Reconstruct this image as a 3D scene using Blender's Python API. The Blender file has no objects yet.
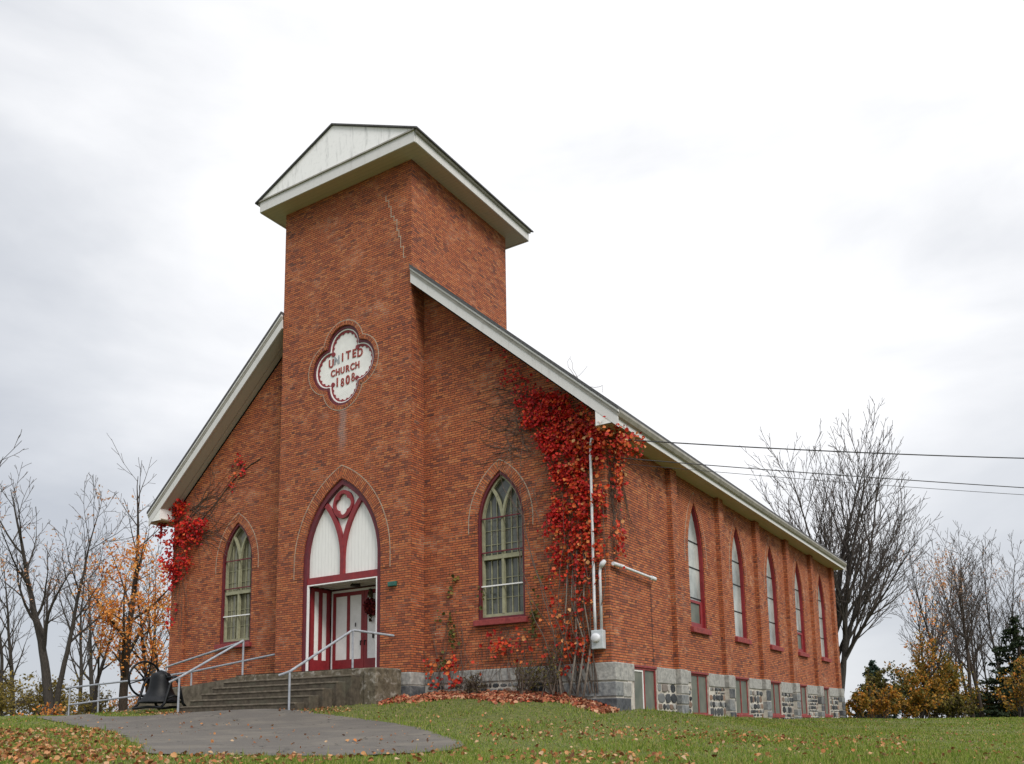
import bpy, bmesh, math, random
import numpy as np
from mathutils import Vector, Matrix
from mathutils.geometry import tessellate_polygon

# ------------------------------------------------------------------ camera, sky, sun, exposure
scene = bpy.context.scene
COL = scene.collection
CAM_RT = Vector((0.845332257, 0.534004039, -0.015907917))
CAM_UP = Vector((0.096007161, -0.122553367, 0.987807318))
CAM_FW = Vector((-0.525543529, 0.836552663, 0.154866526))
CAM_P = Vector((9.458435, -19.72243, -1.508319))
cam_d = bpy.data.cameras.new('camera'); cam = bpy.data.objects.new('camera', cam_d); COL.objects.link(cam)
cam_d.sensor_width = 36; cam_d.lens = 876.346 / 1024 * 36; cam_d.shift_y = (588.006 - 382) / 1024
cam_d.clip_start = .1; cam_d.clip_end = 2000
m = Matrix((CAM_RT, CAM_UP, -CAM_FW)).transposed().to_4x4(); m.translation = CAM_P; cam.matrix_world = m
scene.camera = cam
scene.view_settings.view_transform = 'Standard'; scene.view_settings.look = 'None'
scene.view_settings.gamma = 1; scene.view_settings.exposure = 0.48
try: scene.view_settings.use_curve_mapping = False
except Exception: pass

SUN_EL, SUN_AZ = 42, 118          # elevation; azimuth of the sun clockwise from +Y (behind the camera, to its right)
world = bpy.data.worlds.new('World'); scene.world = world; world.use_nodes = True
def build_world():
    nt = world.node_tree; nt.nodes.clear(); N = nt.nodes.new; L = nt.links.new
    def math_(op, a, b=None, clamp=False):
        n = N('ShaderNodeMath'); n.operation = op; n.use_clamp = clamp
        for i, v in enumerate((a, b)):
            if v is None: continue
            if isinstance(v, (int, float)): n.inputs[i].default_value = v
            else: L(v, n.inputs[i])
        return n.outputs[0]
    tc = N('ShaderNodeTexCoord'); vec = tc.outputs['Generated']
    sep = N('ShaderNodeSeparateXYZ'); L(vec, sep.inputs[0])
    mp = N('ShaderNodeMapping'); mp.inputs['Scale'].default_value = (1, 1, 2.6); mp.inputs['Location'].default_value = (.37, 1.1, .2); L(vec, mp.inputs[0])
    n1 = N('ShaderNodeTexNoise'); n1.inputs['Scale'].default_value = 2.1; n1.inputs['Detail'].default_value = 7; n1.inputs['Roughness'].default_value = .52; n1.inputs['Distortion'].default_value = .25
    L(mp.outputs[0], n1.inputs['Vector'])
    def lobe(d, lo, hi):
        dt = N('ShaderNodeVectorMath'); dt.operation = 'DOT_PRODUCT'; L(vec, dt.inputs[0]); dt.inputs[1].default_value = d
        mr = N('ShaderNodeMapRange'); mr.interpolation_type = 'SMOOTHSTEP'; L(dt.outputs['Value'], mr.inputs[0]); mr.inputs[1].default_value = lo; mr.inputs[2].default_value = hi
        return mr.outputs[0]
    thin = lobe((-.30, .77, .56), .70, 1.0)         # thinner cloud, where the light comes through
    dark1 = lobe((-.86, .45, .22), .90, 1.0)
    dark2 = lobe((.0, .97, .22), .91, 1.0)
    s = math_('ADD', math_('MULTIPLY', n1.outputs[0], 1.5), math_('MULTIPLY', thin, .62))
    s = math_('SUBTRACT', s, math_('MULTIPLY', dark1, .30)); s = math_('SUBTRACT', s, math_('MULTIPLY', dark2, .48))
    s = math_('SUBTRACT', s, .37)
    cr = N('ShaderNodeValToRGB'); L(s, cr.inputs[0]); e = cr.color_ramp.elements
    e[0].position = .10; e[0].color = (.42, .44, .48, 1); e[1].position = .86; e[1].color = (.80, .80, .81, 1)
    k = e.new(.45); k.color = (.565, .58, .61, 1)
    zen = math_('ADD', 1.0, math_('MULTIPLY', math_('MAXIMUM', math_('SUBTRACT', sep.outputs[2], .66), 0), 5.0))
    sc = N('ShaderNodeVectorMath'); sc.operation = 'SCALE'; L(cr.outputs[0], sc.inputs[0]); L(math_('MULTIPLY', zen, 10.0), sc.inputs['Scale'])
    sky = N('ShaderNodeTexSky'); sky.sky_type = 'NISHITA'; sky.sun_disc = False
    sky.sun_elevation = math.radians(SUN_EL); sky.sun_rotation = math.radians(SUN_AZ)
    mx = N('ShaderNodeMix'); mx.data_type = 'RGBA'; mx.inputs['Factor'].default_value = .94
    L(sky.outputs[0], mx.inputs['A']); L(sc.outputs[0], mx.inputs['B'])
    bg = N('ShaderNodeBackground'); bg.inputs['Strength'].default_value = .1; L(mx.outputs['Result'], bg.inputs[0])
    out = N('ShaderNodeOutputWorld'); L(bg.outputs[0], out.inputs[0])
build_world()
sd = bpy.data.lights.new('sun', 'SUN'); sd.energy = 1.9; sd.angle = math.radians(22); sd.color = (1, .95, .88)
so = bpy.data.objects.new('sun', sd); COL.objects.link(so)
_az, _el = math.radians(SUN_AZ), math.radians(SUN_EL)
so.rotation_euler = Vector((math.sin(_az)*math.cos(_el), math.cos(_az)*math.cos(_el), math.sin(_el))).to_track_quat('Z', 'Y').to_euler()
so.location = (30, -20, 40)

# ------------------------------------------------------------------ materials
class NT:
    def __init__(s, name, rough=.8):
        s.m = bpy.data.materials.new(name); s.m.use_nodes = True; s.t = s.m.node_tree
        s.b = s.t.nodes['Principled BSDF']; s.b.inputs['Roughness'].default_value = rough
    def n(s, ty, **kw):
        nd = s.t.nodes.new(ty)
        for k, v in kw.items():
            if k in nd.inputs: s.put(nd.inputs[k], v)
            else: setattr(nd, k, v)
        return nd
    def put(s, sock, v):
        if hasattr(v, 'is_output'): s.t.links.new(v, sock)
        else: sock.default_value = v
    def math(s, op, a, b=None, c=None, clamp=False):
        nd = s.t.nodes.new('ShaderNodeMath'); nd.operation = op; nd.use_clamp = clamp
        for i, v in enumerate((a, b, c)):
            if v is not None: s.put(nd.inputs[i], v)
        return nd.outputs[0]
    def coord(s, kind='UV', scale=(1, 1, 1), loc=(0, 0, 0)):
        tc = s.t.nodes.new('ShaderNodeTexCoord'); mp = s.t.nodes.new('ShaderNodeMapping')
        mp.inputs['Scale'].default_value = scale; mp.inputs['Location'].default_value = loc
        s.t.links.new(tc.outputs[kind], mp.inputs[0]); return mp.outputs[0]
    def noise(s, vec, scale, detail=4, rough=.55, dist=0):
        nd = s.n('ShaderNodeTexNoise', Scale=scale, Detail=detail, Roughness=rough, Distortion=dist); s.put(nd.inputs['Vector'], vec); return nd.outputs[0]
    def ramp(s, fac, stops, interp='LINEAR'):
        nd = s.t.nodes.new('ShaderNodeValToRGB'); nd.color_ramp.interpolation = interp; e = nd.color_ramp.elements
        e[0].position, e[0].color = stops[0][0], (*stops[0][1], 1); e[1].position, e[1].color = stops[-1][0], (*stops[-1][1], 1)
        for p, c in stops[1:-1]: k = e.new(p); k.color = (*c, 1)
        s.put(nd.inputs[0], fac); return nd.outputs[0]
    def mix(s, f, a, b, blend='MIX'):
        nd = s.t.nodes.new('ShaderNodeMix'); nd.data_type = 'RGBA'; nd.blend_type = blend
        s.put(nd.inputs['Factor'], f)
        for k, v in (('A', a), ('B', b)):
            if isinstance(v, tuple) and len(v) == 3: v = (*v, 1)
            s.put(nd.inputs[k], v)
        return nd.outputs['Result']
    def mr(s, v, a, b, c=0, d=1, smooth=True):
        nd = s.t.nodes.new('ShaderNodeMapRange')
        if smooth: nd.interpolation_type = 'SMOOTHSTEP'
        s.put(nd.inputs[0], v)
        for i, k in enumerate((a, b, c, d)): nd.inputs[i+1].default_value = k
        return nd.outputs[0]
    def color(s, c):
        if isinstance(c, tuple): c = (*c[:3], 1)
        s.put(s.b.inputs['Base Color'], c); return s
    def bump(s, h, strength=.4, dist=.01):
        nd = s.n('ShaderNodeBump', Strength=strength, Distance=dist); s.put(nd.inputs['Height'], h); s.put(s.b.inputs['Normal'], nd.outputs[0]); return s

def brick_material(name, arch=False):
    s = NT(name, .88)
    uv = s.coord('UV'); sep = s.n('ShaderNodeSeparateXYZ'); s.put(sep.inputs[0], uv); u, v = sep.outputs[0], sep.outputs[1]
    ob = s.coord('Object')
    H, LN = .0685, .222
    wob = s.math('MULTIPLY', s.math('SUBTRACT', s.noise(uv, .5, 2), .5), .012)
    vv = s.math('DIVIDE', s.math('ADD', v, wob), H); row = s.math('FLOOR', vv); fv = s.math('FRACT', vv)
    hdr = s.math('LESS_THAN', s.math('MODULO', s.math('ADD', row, 600), 6), .5)           # every sixth course is headers
    per = s.math('ADD', 1, hdr)
    half = s.math('MULTIPLY', s.math('MODULO', s.math('ADD', row, 600), 2), .5)
    wn0 = s.n('ShaderNodeTexWhiteNoise', noise_dimensions='1D'); s.put(wn0.inputs['W'], row)
    uu = s.math('ADD', s.math('ADD', s.math('MULTIPLY', s.math('DIVIDE', u, LN), per), half), s.math('MULTIPLY', wn0.outputs['Value'], .3))
    colm = s.math('FLOOR', uu); fu = s.math('FRACT', uu)
    cmb = s.n('ShaderNodeCombineXYZ', X=colm, Y=row)
    wn = s.n('ShaderNodeTexWhiteNoise', noise_dimensions='2D'); s.put(wn.inputs['Vector'], cmb.outputs[0]); rnd = wn.outputs['Value']
    sc2 = s.n('ShaderNodeSeparateColor'); s.put(sc2.inputs[0], wn.outputs['Color'])
    big = s.noise(ob, .42, 5, .6); mid = s.noise(ob, 1.5, 5, .65)
    r2 = s.math('ADD', s.math('MULTIPLY', rnd, .86), s.math('MULTIPLY', s.math('SUBTRACT', mid, .5), .5)); r2 = s.math('ADD', r2, .07, clamp=True)
    c = s.ramp(r2, [(0.0, (.105, .036, .026)), (.10, (.20, .055, .030)), (.24, (.315, .082, .033)), (.5, (.38, .099, .036)), (.75, (.43, .124, .042)), (.92, (.48, .165, .059)), (1, (.41, .165, .08))])
    c = s.mix(s.mr(big, .46, .72, 0, .4), c, (.50, .135, .042))
    c = s.mix(s.mr(s.noise(ob, .8, 5, .68), .55, .75, 0, .42), c, (.17, .050, .034))
    grime = s.math('ADD', s.noise(s.coord('UV', (1.2, 1, 1)), 2.4, 6, .72), s.math('MULTIPLY', s.math('SUBTRACT', wn0.outputs['Value'], .5), .10))
    c = s.mix(s.mr(grime, .57, .74, 0, .32), c, (.12, .055, .040))
    eu = s.math('MULTIPLY', s.math('MINIMUM', fu, s.math('SUBTRACT', 1, fu)), s.math('DIVIDE', LN, per))
    ev = s.math('MULTIPLY', s.math('MINIMUM', fv, s.math('SUBTRACT', 1, fv)), H)
    ed = s.math('MINIMUM', eu, ev)
    mort = s.math('MAXIMUM', s.mr(ev, .005, .0115, 1, 0), s.mr(eu, .003, .009, 1, 0))
    msel = s.math('ADD', s.noise(ob, 1.1, 5, .65), s.math('MULTIPLY', s.math('SUBTRACT', sc2.outputs[1], .5), .22))
    mcol = s.ramp(msel, [(.44, (.038, .024, .018)), (.57, (.085, .048, .032)), (.65, (.28, .185, .12)), (.78, (.50, .40, .29))])  # mortar tones; the dark stops paint in the shadow of recessed joints
    c = s.mix(mort, c, mcol)
    so_ = s.n('ShaderNodeSeparateXYZ'); s.put(so_.inputs[0], ob)                              # pale run of lime below the sign
    ax_ = s.math('ABSOLUTE', s.math('ADD', so_.outputs[0], s.math('MULTIPLY', s.math('SUBTRACT', s.noise(ob, 2.2, 4), .5), .35)))
    mk = s.math('MULTIPLY', s.mr(ax_, .05, .22, 1, 0), s.math('MULTIPLY', s.mr(so_.outputs[2], 7.9, 8.7), s.math('MULTIPLY', s.math('LESS_THAN', so_.outputs[2], 9.75), s.math('LESS_THAN', so_.outputs[1], -12.5))))
    c = s.mix(s.math('MULTIPLY', mk, .5), c, (.30, .24, .22))
    eff = s.mr(s.noise(s.coord('UV', (3, .7, 1)), 1.7, 5, .7), .66, .82, 0, .35)
    c = s.mix(eff, c, (.46, .33, .23))
    s.color(c); s.bump(s.math('ADD', s.math('MULTIPLY', mort, -1.0), s.math('MULTIPLY', rnd, .35)), .8, .016)
    return s.m

def stone_material():
    s = NT('fieldstone', .9); uv = s.coord('UV'); ns = s.n('ShaderNodeTexNoise', Scale=3.0, Detail=3); s.put(ns.inputs['Vector'], uv)
    off = s.n('ShaderNodeVectorMath', operation='SCALE'); s.put(off.inputs[0], ns.outputs['Color']); off.inputs['Scale'].default_value = .22
    ad = s.n('ShaderNodeVectorMath', operation='ADD'); s.put(ad.inputs[0], uv); s.put(ad.inputs[1], off.outputs[0])
    v1 = s.n('ShaderNodeTexVoronoi', voronoi_dimensions='2D', feature='F1', Scale=4.9, Randomness=.95); s.put(v1.inputs['Vector'], ad.outputs[0])
    v2 = s.n('ShaderNodeTexVoronoi', voronoi_dimensions='2D', feature='DISTANCE_TO_EDGE', Scale=4.9, Randomness=.95); s.put(v2.inputs['Vector'], ad.outputs[0])
    sep = s.n('ShaderNodeSeparateColor'); s.put(sep.inputs[0], v1.outputs['Color'])
    c = s.ramp(sep.outputs[0], [(0, (.022, .025, .030)), (.28, (.055, .06, .068)), (.45, (.13, .135, .14)), (.6, (.24, .24, .235)), (.75, (.10, .09, .08)), (.88, (.28, .19, .12)), (1, (.40, .38, .35))], 'CONSTANT')
    c = s.mix(s.mr(s.noise(uv, 14, 5, .6), .35, .75, 0, .3), c, (.30, .30, .29))
    mt = s.mr(s.math('ADD', v2.outputs['Distance'], s.math('MULTIPLY', s.math('SUBTRACT', s.noise(uv, 9, 3), .5), .14)), .05, .11, 1, 0)
    c = s.mix(mt, c, s.ramp(s.noise(uv, 6), [(.3, (.34, .31, .27)), (.7, (.52, .49, .44))]))
    s.color(c); s.bump(s.math('ADD', s.mr(v2.outputs['Distance'], .02, .2), s.math('MULTIPLY', s.noise(uv, 22), .3)), .8, .03)
    return s.m

def noisy(name, c1, c2, scale=6, rough=.85, kind='Object', bump=.3, detail=6, c3=None, s3=1.2, lo=.35, hi=.68, spec=None, dist=.008, stretch=(1, 1, 1)):
    s = NT(name, rough); v = s.coord(kind, stretch); n = s.noise(v, scale, detail, .62)
    c = s.ramp(n, [(lo, c1), (hi, c2)])
    if c3: c = s.mix(s.mr(s.noise(v, s3, 5, .65, .4), .5, .68), c, c3)
    s.color(c)
    if bump: s.bump(n, bump, dist)
    if spec is not None: s.b.inputs['Specular IOR Level'].default_value = spec
    return s.m

def leafy(name, stops, rough=.6, trans=.25):
    s = NT(name, rough); g = s.n('ShaderNodeNewGeometry'); c = s.ramp(g.outputs['Random Per Island'], stops)
    s.color(c); s.b.inputs['Specular IOR Level'].default_value = .25
    t = s.n('ShaderNodeBsdfTranslucent'); s.put(t.inputs[0], c)
    mxs = s.n('ShaderNodeMixShader'); mxs.inputs[0].default_value = trans
    s.t.links.new(s.b.outputs[0], mxs.inputs[1]); s.t.links.new(t.outputs[0], mxs.inputs[2])
    s.t.links.new(mxs.outputs[0], s.t.nodes['Material Output'].inputs[0]); return s.m

def board_paint(name, base, seam=.115, axis=0):
    s = NT(name, .55); uv = s.coord('UV'); sep = s.n('ShaderNodeSeparateXYZ'); s.put(sep.inputs[0], uv); u = sep.outputs[axis]
    f = s.math('FRACT', s.math('DIVIDE', s.math('ADD', u, 200), seam)); e = s.math('MINIMUM', f, s.math('SUBTRACT', 1, f))
    n = s.noise(s.coord('UV', (7, .8, 1) if axis == 0 else (.8, 7, 1)), 3, 5, .6)
    c = s.mix(s.mr(n, .4, .75, 0, .3), base, tuple(k*.72 for k in base))
    c = s.mix(s.mr(e, .0, .05, .55, 0), c, tuple(k*.35 for k in base))
    s.color(c); s.bump(s.mr(e, 0, .06), .5, .006); return s.m

def weathered_paint(name, base, dirt, amount=.5, streak=True):
    s = NT(name, .6); v = s.coord('Object', (5, 5, .7) if streak else (2, 2, 2)); n = s.noise(v, 1.1, 7, .68, .3)
    c = s.mix(s.mr(n, .5, .78, 0, amount), base, dirt); n2 = s.noise(s.coord('Object'), 9, 5)
    c = s.mix(s.mr(n2, .5, .8, 0, .18), c, dirt); s.color(c); s.bump(n2, .12, .004); return s.m

M = {}
M['brick'] = brick_material('weathered_brick')
M['stone'] = stone_material()
M['ashlar'] = noisy('dressed_stone', (.19, .19, .185), (.42, .41, .38), 9, .92, c3=(.24, .235, .22), s3=2.6, bump=.9, lo=.3, hi=.7, dist=.02)
M['darkstone'] = noisy('dark_stone', (.030, .034, .040), (.095, .10, .11), 7, .85, c3=(.16, .16, .155), bump=.9, dist=.02)
M['midstone'] = noisy('grey_stone', (.10, .11, .12), (.26, .265, .26), 8, .9, c3=(.30, .28, .25), bump=.9, dist=.02)
M['mortar'] = noisy('pale_mortar', (.27, .20, .15), (.46, .37, .28), 9, .95, bump=.2)
M['limewall'] = noisy('dirty_lime_mortar', (.34, .31, .27), (.58, .55, .49), 7, .95, bump=.5)
M['mortarlight'] = noisy('lime_mortar', (.34, .31, .27), (.52, .49, .44), 9, .95, bump=.2)
M['white'] = weathered_paint('white_paint', (.80, .80, .79), (.50, .49, .47), .35)
M['trim'] = weathered_paint('trim_paint', (.62, .615, .61), (.38, .365, .345), .5)
M['pediment'] = weathered_paint('pediment_paint', (.86, .86, .87), (.34, .35, .36), .85)
M['soffit'] = board_paint('soffit_boards', (.50, .445, .34), .14, 1)
M['rakesoffit'] = board_paint('rake_soffit_boards', (.52, .50, .44), .6, 0)
M['red'] = noisy('red_paint', (.185, .012, .018), (.255, .02, .024), 5, .5, bump=.1)
M['darkred'] = noisy('maroon_paint', (.085, .008, .016), (.14, .013, .02), 5, .55, bump=.1)
M['sillred'] = noisy('sill_paint', (.17, .02, .022), (.30, .05, .045), 8, .7, bump=.2)
M['boards'] = board_paint('white_boards', (.80, .80, .78), .135)
M['panel'] = noisy('white_panel', (.72, .72, .70), (.84, .84, .82), 3, .5, bump=.05)
M['cream'] = noisy('cream_paint', (.23, .225, .145), (.33, .325, .21), 6, .6, bump=.1)
M['frost'] = None
M['shingle'] = noisy('asphalt_shingle', (.05, .05, .055), (.12, .12, .125), 30, .95)
M['gutter'] = noisy('gutter_metal', (.25, .235, .205), (.36, .34, .30), 3, .5, bump=.08)
M['concrete'] = noisy('old_concrete', (.075, .060, .042), (.19, .16, .12), 5, .95, c3=(.10, .088, .06), s3=1.6, bump=.5)
M['tread'] = noisy('step_concrete', (.042, .033, .023), (.105, .085, .060), 7, .95, c3=(.085, .078, .055), s3=2, bump=.5)
M['cheek'] = noisy('stained_concrete', (.058, .046, .028), (.165, .138, .096), 6, .95, c3=(.30, .275, .235), s3=4.2, bump=.5)
M['metal'] = noisy('galvanised_pipe', (.23, .25, .28), (.36, .38, .42), 12, .5, bump=.05)
M['box'] = noisy('grey_box_paint', (.42, .45, .47), (.52, .55, .57), 6, .45, bump=.05)
M['pipe'] = noisy('grey_conduit', (.56, .57, .60), (.72, .73, .76), 8, .5, bump=.05)
M['iron'] = noisy('black_iron', (.004, .005, .006), (.010, .011, .014), 8, .5, bump=.15, spec=.22)
M['wire'] = noisy('black_cable', (.012, .012, .014), (.02, .02, .022), 8, .6, bump=0)
M['greenbox'] = noisy('green_enamel', (.014, .085, .065), (.022, .12, .09), 8, .4, bump=0)
M['silver'] = noisy('faded_letter', (.22, .24, .27), (.38, .40, .42), 8, .5, bump=0)
M['letter'] = noisy('letter_paint', (.22, .025, .018), (.33, .05, .03), 12, .6, bump=0)
M['dark'] = noisy('dark_interior', (.015, .012, .01), (.03, .026, .022), 3, .9, bump=0)
M['bark'] = noisy('grey_bark', (.022, .019, .016), (.065, .055, .047), 9, .95, bump=.8, stretch=(3, 3, .6), dist=.03)
M['bark2'] = noisy('brown_bark', (.02, .014, .010), (.06, .042, .03), 9, .95, bump=.8, stretch=(3, 3, .6), dist=.03)
M['twig'] = noisy('twig_bark', (.055, .045, .041), (.105, .088, .08), 5, .95, bump=0)
M['vinestem'] = noisy('vine_bark', (.05, .034, .026), (.135, .10, .08), 14, .95, bump=.3)
M['palestem'] = noisy('pale_vine_bark', (.13, .105, .085), (.25, .215, .185), 14, .95, bump=.3)

def glass_mat(name, c1, c2, rough=.06, scale=1.3, spec=.6):
    s = NT(name, rough); v = s.coord('UV', (1.2, .8, 1)); c = s.ramp(s.noise(v, scale, 4, .6), [(.35, c1), (.65, c2)]); s.color(c)
    s.b.inputs['Specular IOR Level'].default_value = spec
    s.bump(s.noise(s.coord('UV'), 2.2, 2), .08, .02); return s.m
M['glass'] = glass_mat('old_window_glass', (.05, .058, .052), (.13, .135, .115))
M['glassdim'] = glass_mat('dusty_window_glass', (.12, .115, .075), (.21, .20, .14), .12)
M['frost'] = glass_mat('clouded_sky_mottled_pane', (.19, .215, .21), (.46, .475, .45), .22, .9, .45)  # pale film, with sky reflection painted into its colour as soft noise
M['paleglass'] = glass_mat('pale_basement_glass', (.085, .10, .083), (.15, .155, .125), .4, 2, .25)

# asphalt, ground, grass, leaves
def asphalt():
    s = NT('worn_asphalt', .93); ob = s.coord('Object'); f = s.noise(ob, 60, 3, .7); n = s.noise(ob, .8, 6, .65, .5)
    c = s.ramp(f, [(.3, (.055, .050, .044)), (.7, (.135, .122, .106))]); c = s.mix(s.mr(n, .42, .68, 0, .65), c, (.155, .138, .112))
    c = s.mix(s.mr(s.noise(ob, 2.7, 5, .7), .6, .75, 0, .6), c, (.045, .042, .040))
    wv = s.n('ShaderNodeTexNoise', Scale=2.0, Detail=3); s.put(wv.inputs['Vector'], ob); ad = s.n('ShaderNodeVectorMath', operation='ADD'); s.put(ad.inputs[0], ob); s.put(ad.inputs[1], wv.outputs['Color'])
    vo = s.n('ShaderNodeTexVoronoi', feature='DISTANCE_TO_EDGE', voronoi_dimensions='2D', Scale=.42); s.put(vo.inputs['Vector'], ad.outputs[0])
    ck = s.mr(vo.outputs['Distance'], .004, .012, 1, 0); c = s.mix(s.math('MULTIPLY', ck, s.mr(n, .4, .55)), c, (.018, .017, .015))
    gr = s.n('ShaderNodeTexVoronoi', voronoi_dimensions='2D', Scale=14.0); s.put(gr.inputs['Vector'], ob); c = s.mix(s.mr(gr.outputs['Distance'], .05, .12, .5, 0), c, (.20, .17, .13))
    s.color(c); s.bump(f, .5, .01); return s.m
M['asphalt'] = asphalt()
def lawn():
    s = NT('lawn_soil', .97); ob = s.coord('Object')
    c = s.ramp(s.noise(ob, 5, 6, .7), [(.3, (.050, .060, .014)), (.5, (.095, .11, .022)), (.72, (.17, .155, .05))])
    c = s.mix(s.mr(s.noise(ob, .55, 5, .65), .52, .72, 0, .65), c, (.12, .105, .045))
    s.color(c); s.bump(s.noise(ob, 18, 6, .7), .8, .04); return s.m
M['lawn'] = lawn()
M['grass'] = leafy('grass_blades', [(0, (.065, .115, .012)), (.35, (.135, .21, .022)), (.68, (.215, .285, .040)), (.87, (.31, .29, .085)), (1, (.40, .30, .14))], .7, .3)
M['fallen'] = leafy('fallen_leaf', [(0, (.12, .045, .022)), (.25, (.24, .09, .035)), (.5, (.36, .145, .05)), (.7, (.44, .235, .10)), (.88, (.42, .30, .19)), (1, (.50, .16, .03))], .75, .1)
M['fallenred'] = leafy('fallen_red_leaf', [(0, (.075, .03, .02)), (.2, (.20, .06, .035)), (.45, (.36, .12, .06)), (.65, (.46, .21, .11)), (.8, (.50, .32, .20)), (.92, (.46, .10, .04)), (1, (.30, .045, .03))], .75, .1)
M['vine'] = leafy('vine_leaf', [(0, (.20, .004, .007)), (.4, (.44, .010, .011)), (.75, (.62, .024, .014)), (.93, (.70, .075, .018)), (1, (.66, .18, .04))], .5, .25)
M['vineorange'] = leafy('orange_vine_leaf', [(0, (.25, .008, .010)), (.35, (.47, .022, .013)), (.68, (.60, .075, .018)), (.88, (.64, .19, .05)), (1, (.58, .36, .16))], .5, .25)
M['vinegreen'] = leafy('olive_vine_leaf', [(0, (.045, .05, .012)), (.6, (.10, .10, .025)), (1, (.20, .15, .03))], .6, .25)
M['maple'] = leafy('orange_maple_leaf', [(0, (.50, .14, .03)), (.4, (.74, .27, .05)), (.8, (.80, .39, .10)), (1, (.74, .50, .22))], .6, .35)
M['peach'] = leafy('pale_peach_leaf', [(0, (.42, .20, .10)), (.6, (.60, .34, .20)), (1, (.62, .45, .30))], .6, .35)
M['gold'] = leafy('gold_shrub_leaf', [(0, (.15, .095, .016)), (.4, (.33, .185, .028)), (.75, (.50, .26, .04)), (1, (.54, .18, .035))], .6, .3)
M['olive'] = leafy('olive_shrub_leaf', [(0, (.06, .06, .012)), (.5, (.14, .125, .022)), (1, (.26, .20, .04))], .6, .3)
M['yellowgreen'] = leafy('yellow_brush_leaf', [(0, (.13, .105, .022)), (.5, (.24, .19, .045)), (1, (.34, .24, .06))], .6, .3)
M['needle'] = leafy('dark_needles', [(0, (.010, .020, .008)), (.6, (.022, .038, .014)), (1, (.045, .060, .02))], .7, .1)
M['bluegreen'] = leafy('bluish_needles', [(0, (.02, .04, .03)), (.6, (.045, .075, .055)), (1, (.07, .10, .07))], .7, .1)
M['brownbrush'] = leafy('dead_brush', [(0, (.035, .025, .014)), (.6, (.095, .070, .034)), (1, (.15, .125, .05))], .9, .1)

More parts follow.
